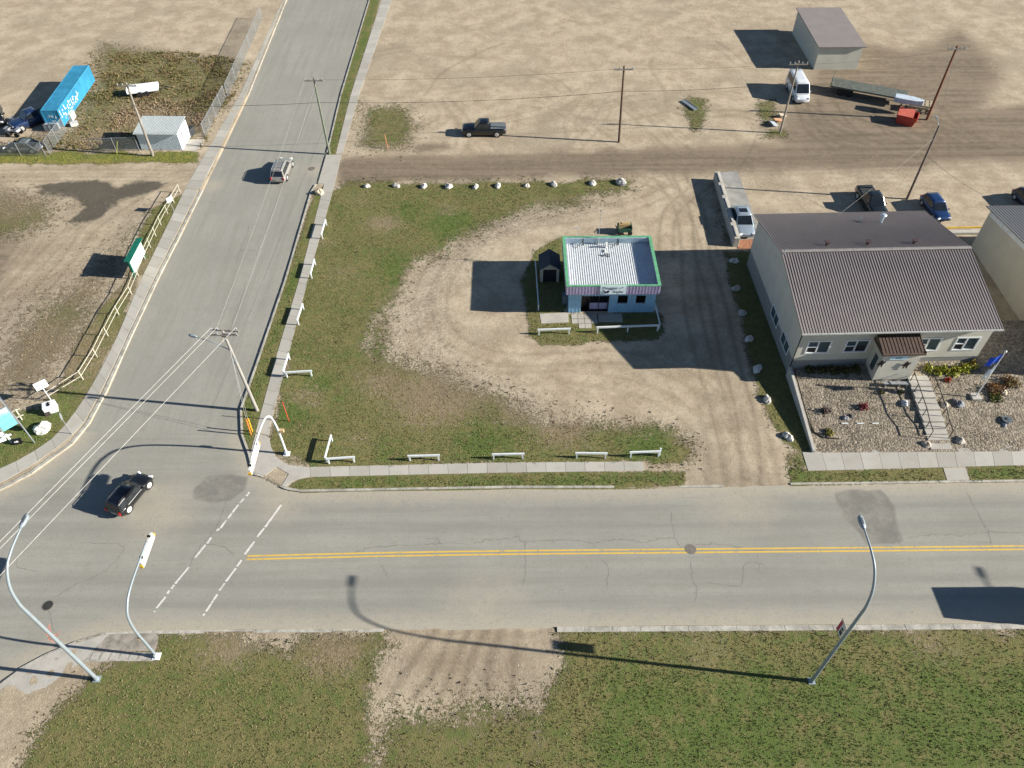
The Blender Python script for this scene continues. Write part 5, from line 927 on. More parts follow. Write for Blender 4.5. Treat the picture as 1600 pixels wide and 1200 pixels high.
def atv(u, v, hd, label, c1_):
    o = thing('quad_bike', label, 'quad bike', W(u, v, .1), hd, 'white quad bikes parked at upper left')
    mb = MB(); mb.loft([[(x, y*w_, z) for y, z in ((.3, .55), (.28, h), (0, h+.06), (-.28, h), (-.3, .55))] for x, w_, h in ((-.85, .9, .75), (-.4, 1.1, .82), (0, .5, .8), (.35, .9, .9), (.8, 1.2, .78))]); mb.build('body', c1_, o, True)
    mb = MB(); mb.box((-.25, 0, .92), (.7, .3, .12)); mb.build('seat', trim, o, bevel=.03); mb = MB(); mb.tube([(.4, -.4, 1.05), (.45, 0, 1.02), (.4, .4, 1.05)], .025, 6); mb.tube([(.45, 0, .8), (.42, 0, 1.03)], .03, 6); mb.build('handlebar', black(), o)
    for x in (-.6, .6):
        for y in (-.48, .48): mb = MB(); mb.tube([(x, y-.12, .3), (x, y+.12, .3)], .3, 14); mb.build('wheel', tyre(), o)
    mb = MB(); mb.box((-.75, 0, .95), (.5, .7, .04)); mb.box((.75, 0, .98), (.4, .7, .04)); mb.build('rack', steel(), o)
wq = mat('white quad plastic', (.55, .55, .55), .5)
atv(30, 197, R(150), 'white quad bike behind the dark blue pickup truck', wq); atv(24, 211, R(175), 'second white quad bike lower in the shadow edge', wq)

# ---------------- containers ----------------
def container(name, label, c, hd, L, m, letters, z0_=.55):
    o = thing(name, label, 'shipping container', (c[0], c[1], z0_), hd); hw, H_ = 1.0, 2.15; mb = MB(); mb.b2((-L/2, -hw, .12), (L/2, hw, H_-.02))
    n = int(L/.28)
    for i in range(n): x = -L/2+.2+i*(L-.4)/n; mb.b2((x, -hw-.035, .2), (x+.13, -hw+.01, H_-.12)); mb.b2((x, hw-.01, .2), (x+.13, hw+.035, H_-.12)); mb.b2((x, -hw+.08, H_-.03), (x+.13, hw-.08, H_+.005))
    for i in range(8): y = -hw+.18+i*.27; mb.b2((-L/2-.035, y, .2), (-L/2+.01, y+.12, H_-.15)); mb.b2((L/2-.01, y, .2), (L/2+.035, y+.12, H_-.15))
    mb.build('shell', m, o); mb = MB()
    for y in (-hw, hw):
        mb.box((0, y, H_-.06), (L+.1, .1, .14)); mb.box((0, y, .08), (L+.1, .1, .16))
        for x in (-L/2, L/2): mb.box((x, y, H_/2), (.13, .13, H_-.3))
    for x in (-L/2, L/2): mb.box((x, 0, H_-.06), (.1, 2*hw-.12, .13)); mb.box((x, 0, .08), (.1, 2*hw-.12, .15))
    mb.build('frame', m, o); return o
blu = mat('sky blue container paint', (.045, .27, .44), .55, .1, .2, .7); a, b = W(76, 172.3, 2.7), W(98.5, 141, 2.7); d = (b-a)/np.linalg.norm(b-a); hd = math.atan2(d[1], d[0]); c = a+d*6.1
co1 = container('shipping_container', 'bright blue shipping container with white lettering on its side and end', c, hd, 12.2, blu, True)
wl = mat('white container lettering', (.7, .74, .76), .6)
def scr(o, xs, y, z, nx, s_, seed, face):
    rs = random.Random(seed); mb = MB()
    for i in range(nx):
        a = xs+i*s_*.9
        for k in range(3):
            u_, v_ = rs.uniform(0, s_*.5), rs.uniform(-s_*.5, s_*.35); w_, h_ = (s_*.14, s_*rs.uniform(.3, .7)) if rs.random() < .6 else (s_*.45, s_*.14)
            if face == 'side': mb.b2((a+u_, y, z+v_), (a+u_+w_, y-.012, z+v_+h_))
            else: mb.b2((y, a+u_, z+v_), (y-.012, a+u_+w_, z+v_+h_))
    return mb.build('lettering', wl, o)
scr(co1, -.6, -6.14, 1.2, 3, .42, 3, 'end'); scr(co1, -.3, -6.14, .7, 3, .2, 4, 'end')
scr(co1, -5.9, -1.045, 1.2, 9, .8, 8, 'side'); scr(co1, -5.0, -1.045, .6, 12, .45, 12, 'side')
mb = MB(); mb.b2((-.45, -.65, .1), (.45, .65, .95)); mb.b2((-.48, -.68, .951), (.48, .68, 1.0)); o = mb.build('storage_box', mat('white tank panel', (.52, .52, .50), .5), bevel=.04, loc=W(112, 187, .1)); o.rotation_euler = (0, 0, hd-math.pi/2); tag(o, 'tall white box against the lettered side of the blue container', 'storage box')
mb = MB(); mb.b2((-.45, -.32, .0), (.45, .32, .42)); mb.b2((-.47, -.34, .42), (.47, .34, .46)); o = mb.build('storage_box', mat('white tank panel', (.68, .68, .66), .5), bevel=.04, loc=W(117, 196, .1)); o.rotation_euler = (0, 0, R(28)); tag(o, 'small white box lying on the weeds below the tall one', 'storage box')
o = thing('water_tote', 'grey white caged tote below the end of the blue container', 'tank', W(85, 203, .1), hd-math.pi/2); mb = MB(); mb.b2((-.85, -.4, .15), (.85, .4, .95)); mb.build('tank', mat('cloudy plastic', (.34, .37, .39), .4), o, bevel=.08); mb = MB()
for z in (.12, .55, 1.0): mb.b2((-.9, -.45, z-.02), (.9, -.41, z+.02)); mb.b2((-.9, .41, z-.02), (.9, .45, z+.02))
for x in (-.88, -.3, .3, .88): mb.b2((x-.02, -.45, .1), (x+.02, -.41, 1.0)); mb.b2((x-.02, .41, .1), (x+.02, .45, 1.0))
mb.build('cage', steel(), o)
# ---------------- white metal shed ----------------
wsm = mat('white corrugated shed steel', (.62, .69, .74), .5, .1, .08); o = thing('metal_shed', 'white corrugated steel shed with double doors beside the upper left pole', 'shed', (0, 0, .1)); A0 = W(222, 234, .1); A1 = W(285.5, 234.5, .1); B1 = W(295, 209, .1)
ux = (A1-A0)[:2]; Lx = np.linalg.norm(ux); o.location = (A0[0], A0[1], .1); o.rotation_euler = (0, 0, math.atan2(ux[1], ux[0])); Dy = 3.3; Hs = 2.25
mb = MB(); mb.b2((0, 0, 0), (Lx, .06, Hs)); mb.b2((0, .061, 0), (.06, Dy, Hs)); mb.b2((.061, Dy-.06, 0), (Lx-.061, Dy, Hs)); mb.b2((Lx-.06, .061, 0), (Lx, Dy, Hs))
for i in range(24): x = .02+i*(Lx-.1)/23; mb.b2((x, -.03, .03), (x+.06, .005, Hs-.01))
mb.build('wall', wsm, o); mb = MB(); q = [(-.2, -.35, Hs-.02), (Lx+.1, -.35, Hs-.02), (Lx+.1, Dy+.15, Hs+.32), (-.2, Dy+.15, Hs+.32)]; mb.slab(q, .05)
for i in range(30): x = -.17+i*(Lx+.2)/29; mb.box((x, (Dy-.2)/2, Hs+.22), (.05, Dy+.45, .035), 0, 0, math.atan2(.34, Dy+.5))
mb.build('roof', mat('dull zinc roofing', (.46, .50, .50), .45, .2, .08), o)
for s_ in (0, 1): mb = MB(); mb.b2((Lx+.002, .15+s_*1.55, .1), (Lx+.05, 1.62+s_*1.55, 2.1)); dr_ = mb.build('door', mat('bright white door', (.74, .75, .76), .5, var=.04), o); mb = MB(); mb.box((Lx+.07, 1.5+s_*.25, 1.05), (.04, .04, .3)); mb.build('handle', steel(), dr_)
mb = MB(); mb.box((0, 0, .45), (.5, .95, .9)); mb.box((.0, 0, .93), (.56, 1.0, .06)); o = mb.build('waste_bin', mat('dark bin with silver lid', (.06, .065, .07), .5), bevel=.03, loc=W(300, 211, .1)); o.rotation_euler = (0, 0, -.3); tag(o, 'dark box bin outside the doors of the white metal shed', 'bin')
# ---------------- chain link fences ----------------
k = N('chain link mesh'); ck = k.coord((1, 1, 1)); sp = k.n('ShaderNodeSeparateXYZ'); k.t.links.new(ck, sp.inputs[0])
uu = k.math('ADD', sp.outputs[0], sp.outputs[2]); vv = k.math('SUBTRACT', sp.outputs[0], sp.outputs[2])
fa = k.math('GREATER_THAN', k.math('FRACT', k.math('MULTIPLY', uu, 12.)), .86); fb = k.math('GREATER_THAN', k.math('FRACT', k.math('MULTIPLY', vv, 12.)), .86)
k.put(k.b.inputs['Alpha'], k.math('MAXIMUM', fa, fb)); LINK = k.out((.45, .48, .5), .4, .6)
def chain(label, a, b, n, h=1.8, name='chain_link_fence'):
    a = np.array(a); b = np.array(b); d = (b-a)[:2]; L = np.linalg.norm(d); o = thing(name, label, 'fence', (a[0], a[1], .1), math.atan2(d[1], d[0]), 'chain link fences round the upper left yard')
    for i in range(n+1): mb = MB(); mb.tube([(L*i/n, 0, 0), (L*i/n, 0, h+.05)], .035, 8); mb.build('post', steel(), o)
    mb = MB(); mb.tube([(0, 0, h), (L, 0, h)], .022, 6); mb.build('rail', steel(), o); mb = MB(); mb.b2((0, -.002, .03), (L, .002, h)); mb.build('mesh', LINK, o); return o
chain('chain link fence running along the yard front at the far left', W(-120, 245, .1), W(72, 244, .1), 5); chain('chain link fence running back from the gate posts towards the containers', W(78, 241, .1), W(104, 205, .1), 2)
chain('chain link fence between the gate posts and the white metal shed', W(146, 238, .1), W(218, 235, .1), 2); chain('chain link fence beside the side road pavement, right of the white shed', W(321, 214, .1), W(353, 154, .1), 4); chain('far stretch of chain link fence along the side road at the top', W(356, 152, .1), W(410, 30, .1), 5)
# yard clutter near the top
o = thing('flatbed_trailer', 'white topped flatbed trailer at the top edge above the white shed', 'trailer', W(226, 146, .1), R(15)); mb = MB(); mb.b2((-2, -.9, .55), (2, .9, .7)); mb.b2((-2, -.9, .7), (-1.95, .9, 1.1)); mb.b2((-1.94, .85, .7), (2, .9, 1.0)); mb.build('deck', wl, o, bevel=.02)
for x in (-.4, .45):
    for y in (-1, 1): mb = MB(); mb.tube([(x, y-.1, .35), (x, y+.1, .35)], .35, 14); mb.build('wheel', tyre(), o)
mb = MB(); mb.tube([(2, -.5, .6), (3.3, 0, .5)], .05, 6); mb.tube([(2, .5, .6), (3.3, 0, .5)], .05, 6); mb.build('tow_bar', black(), o)
# right yard: flatbed, red skip, pallets
o = thing('flatbed_trailer', 'long dark flatbed trailer at the top right behind the red skip', 'trailer', W(1380, 156, .1), R(-24)); mb = MB(); mb.b2((-7, -1.25, 1.0), (2.6, 1.25, 1.2)); mb.b2((-7, -1.25, 1.2), (-6.9, 1.25, 2.2)); mb.build('deck', mat('greenish grey deck planks', (.10, .11, .095), .8, var=.3), o); mb = MB(); mb.b2((-6.5, -.5, .75), (2.5, .5, .999)); mb.build('chassis', black(), o)
for x in (-5.5, -4.4):
    for y in (-1, 1): mb = MB(); mb.tube([(x, y-.15, .5), (x, y+.15, .5)], .5, 16); mb.build('wheel', tyre(), o)
mb = MB(); mb.b2((2.2, -.8, 0), (2.35, -.65, 1.0)); mb.b2((2.2, .65, 0), (2.35, .8, 1.0)); mb.build('stand_leg', black(), o)
mb = MB(); mb.loft([[(x, -.5*w_, .2), (x, -.62*w_, .9), (x, .62*w_, .9), (x, .5*w_, .2)] for x, w_ in ((-1.8, .3), (-.8, .95), (.6, 1.1), (1.7, 1.0))]); o = mb.build('boat_hull', mat('pale blue white hull', (.48, .55, .62), .4), bevel=.05, loc=W(1417, 163, 1.15)); o.rotation_euler = (0, 0, R(155)); tag(o, 'pale blue white boat hull between the trailer and the pallets', 'boat')
o = thing('red_skip', 'red steel waste skip at the top right', 'skip', W(1414, 191, .1), R(-28)); rd = mat('red skip paint', (.42, .06, .04), .55, .1, .2); mb = MB(); L_, w_, h_ = 2.4, 1.9, 1.15; pl = [(-L_/2+.3, -w_/2+.12, 0), (L_/2-.3, -w_/2+.12, 0), (L_/2-.3, w_/2-.12, 0), (-L_/2+.3, w_/2-.12, 0)]; ph_ = [(-L_/2, -w_/2, h_), (L_/2, -w_/2, h_), (L_/2, w_/2, h_), (-L_/2, w_/2, h_)]
for i in range(4): j = (i+1) % 4; mb.slab([pl[i], pl[j], ph_[j], ph_[i]], .06)
mb.slab(pl, .05); mb.build('tub', rd, o); mb = MB(); mb.slab([(-L_/2, -w_/2, h_+.02), (L_/2-.5, -w_/2, h_+.02), (L_/2-.5, w_/2, h_+.25), (-L_/2, w_/2, h_+.25)], .04); mb.build('lid', mat('faded red lid', (.50, .12, .08), .6), o)
mb = MB(); mb.box((L_/2+.05, 0, .7), (.08, w_*.8, .12)); mb.build('lifting_bar', rd, o)
o = thing('pallet_crate', 'timber pallet crate left of the red brown pole', 'crate', W(1437, 172, .1), R(-22)); pw = mat('pale pallet timber', (.36, .31, .22), .85); mb = MB()
for z in (.1, .45, .8): mb.b2((-1.3, -.8, z), (1.3, -.74, z+.16)); mb.b2((-1.3, .74, z), (1.3, .8, z+.16))
for z in (.1, .45, .8):
    for x in (-1.3, 1.24): mb.b2((x, -.739, z), (x+.06, .739, z+.16))
mb.build('side', pw, o); mb = MB()
for i in range(5): mb.b2((-1.3+i*.55, -.8, .98), (-1.3+i*.55+.38, .8, 1.03))
mb.build('top', pw, o)
# heap with boards at the foot of the pole at 1218
for i, (u, v, dx, dy, dz, c_, l) in enumerate([(1215, 190, 1.6, .4, .5, (.42, .22, .12), 'orange brown broken board on the heap by the leaning pole'), (1222, 182, 1.3, .5, .4, (.40, .34, .27), 'tan board on the heap by the leaning pole'), (1208, 196, .9, .9, .5, (.30, .34, .38), 'grey crumpled sheet on the heap by the leaning pole')]):
    mb = MB(); mb.box((0, 0, dz/2), (dx, dy, .12), .5, .35, .2); mb.box((.2, .1, .15), (dx*.8, .15, .1), 1.2, .1); o = mb.build('scrap_board', mat('scrap %d' % i, c_, .8, var=.25), loc=W(u, v, .1)); tag(o, l, 'scrap', 'scrap on the heap by the leaning pole')
o = thing('scrap_ramp', 'grey metal ramp lying on the weeds left of the big dark shadow', 'ramp', W(1077, 165, .1), R(-62)); mb = MB(); mb.b2((-1.4, -.3, .05), (1.4, .3, .14)); mb.build('plate', mat('blue grey plate', (.16, .19, .22), .6), o); mb = MB(); mb.b2((-1.4, -.34, .0), (1.4, -.3, .2)); mb.b2((-1.4, .3, 0), (1.4, .34, .2)); mb.build('side_rail', steel(), o)
# unseen building added above the frame to throw the dark shadow at 1190,160
o = thing('shadow_building', 'unseen building added beyond the top edge to cast the shadow by the white van', 'building', (0, 0, .1)); p = W(1262, 95, 0); mb = MB(); mb.b2((p[0], p[1]-3, 0), (p[0]+6, p[1]+9, 3.2)); mb.build('wall', stc, o); mb = MB(); mb.slab([(p[0]-.3, p[1]-3.3, 3.2), (p[0]+6.3, p[1]-3.3, 3.2), (p[0]+6.3, p[1]+9.3, 3.5), (p[0]-.3, p[1]+9.3, 3.5)], .12); mb.build('roof', rfm, o)

# ---------------- left timber fence ----------------
cream = mat('cream painted fence rail', (.50, .485, .40), .6, var=.15)
def rail_fence(name, label, pts, zs=(.45, .98), sp=2.35, gaps=()):
    L = np.array([W(*p, .1)[:2] for p in pts]); o = thing(name, label, 'fence', (L[0][0], L[0][1], .1)); q = L-L[0]
    seg = []
    for a, b in zip(q[:-1], q[1:]):
        n = max(1, round(np.linalg.norm(b-a)/sp)); seg += [(a+(b-a)*i/n, a+(b-a)*(i+1)/n) for i in range(n)]
    for i, (a, b) in enumerate(seg):
        for z in zs:
            if (i, z) in gaps: continue
            m = MB(); e = rng.normal(0, .02, 2); m.tube([(a[0]+e[0], a[1], z+e[1]), (b[0], b[1], z-e[1])], .03, 6); m.build('rail', cream, o)
    for a in [s_[0] for s_ in seg]+[seg[-1][1]]:
        m = MB(); m.tube([(a[0]+.06, a[1], 0), (a[0]+.06, a[1], 1.15)], .045, 8); m.build('post', cream, o)
    return o
rail_fence('timber_rail_fence', 'long cream two rail timber fence along the left lot and round the corner', [(281, 301), (251, 352), (226, 405), (205, 460), (185, 492), (168, 525), (151, 558), (129, 593), (78, 625)], gaps=((20, .98),))
o = thing('notice_board', 'green backed white notice board on the timber fence', 'notice board', (0, 0, .1)); a, b = W(215, 436, .1), W(231, 404, .1); d = (b-a); Lb = np.linalg.norm(d[:2]); o.location = tuple(a[:2])+(.1,); o.rotation_euler = (0, 0, math.atan2(d[1], d[0]))
gm = mat('dark green sign frame', (.01, .13, .09), .5); mb = MB(); mb.b2((-.1, .02, .7), (Lb+.1, .16, 2.35)); mb.slab([(-.25, -.22, 2.36), (Lb+.25, -.22, 2.36), (Lb+.25, .42, 2.36), (-.25, .42, 2.36)], .09); mb.build('frame', gm, o)
mb = MB(); mb.b2((.02, -.03, .8), (Lb-.02, .018, 2.25)); mb.build('panel', mat('white board face', (.72, .73, .70), .5, var=.05), o)
mb = MB()
for x, z in ((.5, 1.1), (1.4, 1.2), (1.1, 1.6)): mb.box((x, -.034, z), (.2, .006, .15))
mb.build('notice', mat('grey notice print', (.3, .33, .32), .6), o)
for x in (0, Lb): mb = MB(); mb.b2((x-.05, .18, 0), (x+.05, .28, 2.3)); mb.build('post', gm, o)
def signpost(name, label, u, v, h, w_, hh, m, rz, cat='sign', tilt=0, post=None, r=.035):
    o = thing(name, label, cat, W(u, v, .1), rz); mb = MB(); mb.tube([(0, 0, 0), (0, 0, h)], r, 8); mb.build('post', post or steel(), o); mb = MB(); mb.box((0, -.06, h-hh/2+.05), (w_, .025, hh)); mb.build('panel', m, o, bevel=.008); return o
wsn = mat('white sign face', (.74, .75, .75), .5, var=.04)
signpost('small_sign', 'small white sign on a post at the alley end of the timber fence', 272, 331, 1.9, .75, .6, wsn, R(60)); signpost('small_sign', 'square white sign on a post where the timber fence ends', 81, 627, 2.5, 1.0, .85, wsn, R(40), post=WH)
o = thing('traffic_sign', 'round backed sign on a bare steel post in the curved pavement', 'traffic sign', W(112.5, 677.5, .12), R(-65)); mb = MB(); mb.tube([(0, 0, 0), (0, 0, 2.5)], .03, 8); mb.build('post', steel(), o); mb = MB(); n = 8; q = [(.36*math.cos(i*math.pi/4+.39), .36*math.sin(i*math.pi/4+.39)) for i in range(8)]; mb.slab([(x, .05, 2.2+y) for x, y in q], .012); mb.build('sign_plate', mat('bare sign back', (.40, .42, .44), .4, .5), o)
o = thing('planter_box', 'white painted box with a black figure on top at the end of the fence', 'planter', W(81.5, 641, .1), R(25)); mb = MB(); mb.b2((-.5, -.4, 0), (.5, .4, .8)); mb.build('box', WH, o, bevel=.02); mb = MB(); mb.tube([(0, -.1, .805), (0, -.1, .83)], .16, 7); mb.box((0, .1, .815), (.1, .3, .02)); mb.box((0, .12, .815), (.32, .08, .02)); mb.build('black_figure', black(), o)
mb = MB(); mb.b2((-.5, -.55, 0), (-.1, -.41, .35)); mb.build('crate', mat('dark timber', (.06, .05, .045), .8), o)
# welcome sign structure
o = thing('billboard', 'large white and turquoise billboard on grey posts cut by the left edge', 'billboard', (0, 0, .1)); a, b = W(35.5, 669, .1), W(10.5, 683, .1); d = b-a; o.location = (a[0], a[1], .1); o.rotation_euler = (0, 0, math.atan2(d[1], d[0])); LL = np.linalg.norm(d[:2])
k = N('billboard print'); ck = k.coord(); sp = k.n('ShaderNodeSeparateXYZ'); k.t.links.new(ck, sp.inputs[0]); nz = k.noise(1.1, 3, .5); k.out(k.mix(k.ramp(k.math('ADD', k.math('MULTIPLY', sp.outputs[2], -.6), nz), -1.3, -.6), (.66, .76, .78), (.16, .56, .60)), .45)
mb = MB(); mb.b2((.08, -.03, .7), (LL+.0-.08, .03, 2.75)); mb.build('panel', k.m, o)
for x in (0, LL): mb = MB(); mb.b2((x-.06, -.06, 0), (x+.06, .06, 4.1)); mb.build('post', steel(), o)
mb = MB(); mb.b2((0.07, -.05, 3.95), (LL-.07, .05, 4.06)); mb.b2((0.07, -.05, 2.78), (LL-.07, .05, 2.86)); mb.build('crossbar', steel(), o); mb = MB(); mb.box((-.03, 1.2, 4.0), (.08, 2.3, .08)); mb.tube([(-.03, 2.3, 4), (-.03, 2.3, 0)], .05, 8); mb.build('back_stay', steel(), o)
o = thing('low_sign', 'white low sign with a cross post below the billboard', 'sign', W(9, 694, .1), R(28)); mb = MB(); mb.box((-.5, 0, .9), (1.6, .08, .8), 0, 0, -.5); mb.build('panel', wsn, o, bevel=.01); mb = MB(); mb.box((.5, -.1, .55), (.14, .14, 1.1)); mb.box((.5, -.18, 1.0), (.7, .1, .14)); mb.build('cross_post', WH, o)
o = thing('black_sign', 'black board with a white mark lying beside the low white sign', 'sign', W(29, 693, .1), R(12)); mb = MB(); mb.box((0, 0, .3), (.75, .12, .55), 0, 0, -.3); mb.build('board', black(), o, bevel=.02); mb = MB(); mb.box((-.02, -.075, .31), (.3, .012, .12), 0, 0, -.3); mb.box((.05, -.09, .37), (.1, .012, .12), 0, 0, -.3); mb.build('white_mark', wsn, o)
o = thing('braced_stand', 'small cream cross braced timber frame right of the billboard', 'frame', W(28, 656, .1), R(35)); mb = MB(); mb.box((0, -.25, .5), (1.2, .08, .08)); mb.box((0, .2, .9), (1.2, .08, .08)); mb.box((-.2, 0, .5), (.08, .08, 1.1), 0, 0, -.4); mb.box((.3, 0, .5), (.08, .08, 1.1), 0, 0, -.4); mb.build('brace', cream, o)
# ---------------- markers ----------------
def marker(name, label, u, v, h, c, lean=(0, 0), r=.035, cat='marker post', grp=None):
    p = W(u, v, .1); mb = MB(); mb.tube([(0, 0, 0), (lean[0], lean[1], h)], r, 8); mb.tube([(lean[0]*.99, lean[1]*.99, h-.02), (lean[0]*1.02, lean[1]*1.02, h+.04)], r*1.15, 8); return tag(mb.build(name, mat('marker '+label[:12], c, .5, var=.06), loc=p), label, cat, grp)
marker('guy_marker', 'orange guy wire sleeve nearest the kerb beside the leaning utility pole', 392.3, 679, 1.9, (.72, .22, .04), (.1, .0), .055); marker('guy_marker', 'yellow guy wire sleeve touching the orange one', 394.3, 674.5, 1.6, (.80, .42, .03), (.06, .05), .055)
marker('marker_stake', 'thin red stake slanting on the lawn right of the pavement', 451.5, 658, 2.4, (.60, .09, .05), (0, 0)); marker('marker_stake', 'pink orange stake lying aslant among the weeds by the alley', 606.5, 233, 1.7, (.65, .25, .12), (-.25, .4)); marker('marker_stake', 'thin yellow stake in the grass left of the metal shed', 182.5, 241.5, 1.7, (.5, .5, .12), (.7, 0), .03)

# ---------------- utility poles and wires ----------------
def upole(label, u, v, h, r=.15, m=None, lean=(0, 0), name='utility_pole', arm=True, arm_rz=0., grp='timber utility poles'):
    p = W(u, v, .1); o = thing(name, label, 'utility pole', p, 0, grp); mb = MB(); mb.tube([(0, 0, -.1), (lean[0]*.5, lean[1]*.5, h/2), (lean[0], lean[1], h)], [r, r*.85, r*.68], 12); mb.build('pole', m or wood(), o)
    if arm:
        mb = MB(); mb.box((lean[0], lean[1]-.12, h-.35), (2.2, .1, .13), arm_rz); mb.build('crossarm', wood(), o)
        for x in (-1., -.45, .45, 1.): mb = MB(); cx_, sy_ = x*math.cos(arm_rz), x*math.sin(arm_rz); mb.tube([(lean[0]+cx_, lean[1]-.12+sy_, h-.28), (lean[0]+cx_, lean[1]-.12+sy_, h-.18), (lean[0]+cx_, lean[1]-.12+sy_, h-.05)], [.03, .07, .05], 8); mb.build('insulator', steel(), o)
    return o, p
P1, p1 = upole('leaning grey utility pole with a street lamp arm at the street corner', 402, 641.5, 9.3, .15, mat('grey pole timber', (.30, .285, .26), .9, var=.15, vs=3), (-.38, .15))
mb = MB(); mb.box((-.35, .5, 9.0), (2.2, .1, .13), R(-6)); mb.box((-.55, .2, 8.7), (.12, 1.5, .1), .2); mb.build('crossarm', wood(), P1)
for x in (-1.35, -.9, .55): mb = MB(); mb.tube([(x, .5, 9.05), (x, .5, 9.15), (x, .5, 9.28)], [.03, .08, .05], 8); mb.build('insulator', steel(), P1)
mb = MB(); a_ = np.array([-.3, .1, 7.2]); e_ = W(307, 526.5, 8.0)-p1; mb.tube([a_, a_+(e_-a_)*.5+np.array([0, 0, .15]), e_], [.04, .035, .03], 8); la = mb.build('lamp_arm', lampgrey(), P1)
mb = MB(); dd = (e_-a_)/np.linalg.norm(e_-a_); mb.loft([[(e_[0]+dd[0]*s_, e_[1]+dd[1]*s_+y*w2, e_[2]+z) for y, z in ((.15, 0), (.1, .1), (-.1, .1), (-.15, 0), (0, -.06))] for s_, w2 in ((-.05, .4), (.15, 1), (.5, 1), (.7, .5))]); mb.build('lamp_head', lampgrey(), la, True)
mb = MB(); mb.b2((-.3, -.3, 6.1), (-.05, -.1, 6.5)); mb.build('splice_box', steel(), P1)
mb = MB()
for (u, v) in ((392.3, 679), (394.3, 674.5)): q = W(u, v, .1)-p1; mb.tube([q+np.array([0, 0, 1.2]), (-.3, .1, 7.6)], .012, 4)
mb.build('guy_wire', mat('pale guy wire', (.45, .46, .46), .4, .5), P1)
P2, p2 = upole('weathered utility pole standing in front of the white metal shed', 239, 243.5, 9.2, .16, lean=(.15, .1)); P3, p3 = upole('greenish utility pole on the grass verge at the mouth of the alley', 515, 240, 9.6, .15, mat('green grey pole timber', (.16, .18, .13), .9, var=.2, vs=3), (-.1, 0))
P4, p4 = upole('dark brown utility pole on the dirt between the pickup truck and the boards', 967, 222, 9.6, .16, mat('dark brown pole timber', (.12, .08, .055), .9, var=.2, vs=3), (-.35, 0)); P5, p5 = upole('thin grey pole rising from the scrap heap', 1218.5, 208, 9.2, .13, lean=(-.1, 0)); P6, p6 = upole('red brown utility pole right of the pallet crate', 1448, 187, 9.5, .17, mat('red brown pole timber', (.17, .075, .045), .9, var=.2, vs=3), (-.1, 0))
P7, p7 = upole('tall grey brown pole with a small lamp at its top above the parked pickup truck', 1417, 311, 9.0, .14, mat('brown base pole timber', (.17, .13, .11), .9, var=.2, vs=3), (0, 0), arm=False)
mb = MB(); mb.tube([(0, -.1, 8.6), (-.1, .3, 9.2), (-.15, .7, 9.45)], .03, 6); mb.box((-.17, .9, 9.45), (.16, .45, .1)); mb.build('lamp_head', lampgrey(), P7); mb = MB(); q = W(1392, 309, .1)-p7; mb.tube([q, (0, 0, 8.4)], .007, 4); mb.build('guy_wire', steel(), P7)
def wire(name, label, a, b, sag, m, r=.012, grp='overhead wires'):
    a = np.array(a, float); b = np.array(b, float); pts = [a+(b-a)*t-np.array([0, 0, sag*4*t*(1-t)]) for t in np.linspace(0, 1, 25)]; mb = MB(); mb.tube([p_-a for p_ in pts], r, 5); return tag(mb.build(name, m, loc=a), label, 'wire', grp)
ww = mat('pale aluminium wire', (.62, .61, .58), .5, .2); bk = mat('dark insulated wire', (.03, .03, .03), .6)
T = lambda p_, dx, dy, z: (p_[0]+dx, p_[1]+dy, z)
for (ua, va), (dx), lab in (((0, 846), -1.35, 'uppermost of the three pale wires running from the corner pole to the lower left'), ((0, 857), -.9, 'middle one of the three pale wires running to the lower left'), ((5, 894), .55, 'lowest of the three pale wires running to the lower left')):
    s0 = np.array(T(p1, dx, .5, 9.4)); e0 = W(ua, va, 8.9); wire('overhead_wire', lab, s0, s0+(e0-s0)*1.6, .0, ww, .013); 
wire('overhead_wire', 'pale wire from the corner pole up to the greenish pole', T(p1, -.9, .5, 9.4), T(p3, -1.1, -.1, 9.5), .35, ww, .005); wire('overhead_wire', 'second pale wire climbing from the corner pole to the greenish pole', T(p1, .3, .5, 9.4), T(p3, .3, -.1, 9.5), .35, ww, .005)
wire('overhead_wire', 'dark wire across the top from the metal shed pole to the greenish pole', T(p2, .1, 0, 6.6), T(p3, 0, 0, 6.7), .25, bk, .022); wire('overhead_wire', 'dark wire from the greenish pole across the dirt lot to the dark brown pole', T(p3, 0, 0, 6.7), T(p4, -.2, 0, 6.7), .5, bk, .022); wire('overhead_wire', 'dark wire from the dark brown pole to the pole on the scrap heap', T(p4, -.2, 0, 6.7), T(p5, 0, 0, 6.7), .3, bk, .022)
wire('overhead_wire', 'upper dark wire between the greenish and dark brown poles', T(p3, .5, 0, 9.4), T(p4, -.8, 0, 9.4), .4, bk, .012); wire('overhead_wire', 'upper dark wire between the dark brown pole and the scrap heap pole', T(p4, .2, 0, 9.4), T(p5, -.4, 0, 9.1), .3, bk, .012); wire('overhead_wire', 'dark wire from the scrap heap pole to the red brown pole', T(p5, 0, 0, 8.9), T(p6, 0, 0, 9.2), .4, bk, .012)
wire('overhead_wire', 'thin service wire dropping from the lamp pole to the brown roof', T(p7, 0, 0, 7.6), tuple(BO+np.array([7.2, 15.6, 5.9])), .1, ww, .006); e0 = W(1552, 313, 5); wire('overhead_wire', 'dark service wire dropping from the lamp pole to the grey roof', T(p7, 0, 0, 5.6), e0, .3, bk, .012)
wire('overhead_wire', 'service wire from the red brown pole to the lamp pole', T(p6, 0, 0, 8.8), T(p7, 0, 0, 8.7), .2, bk, .01)

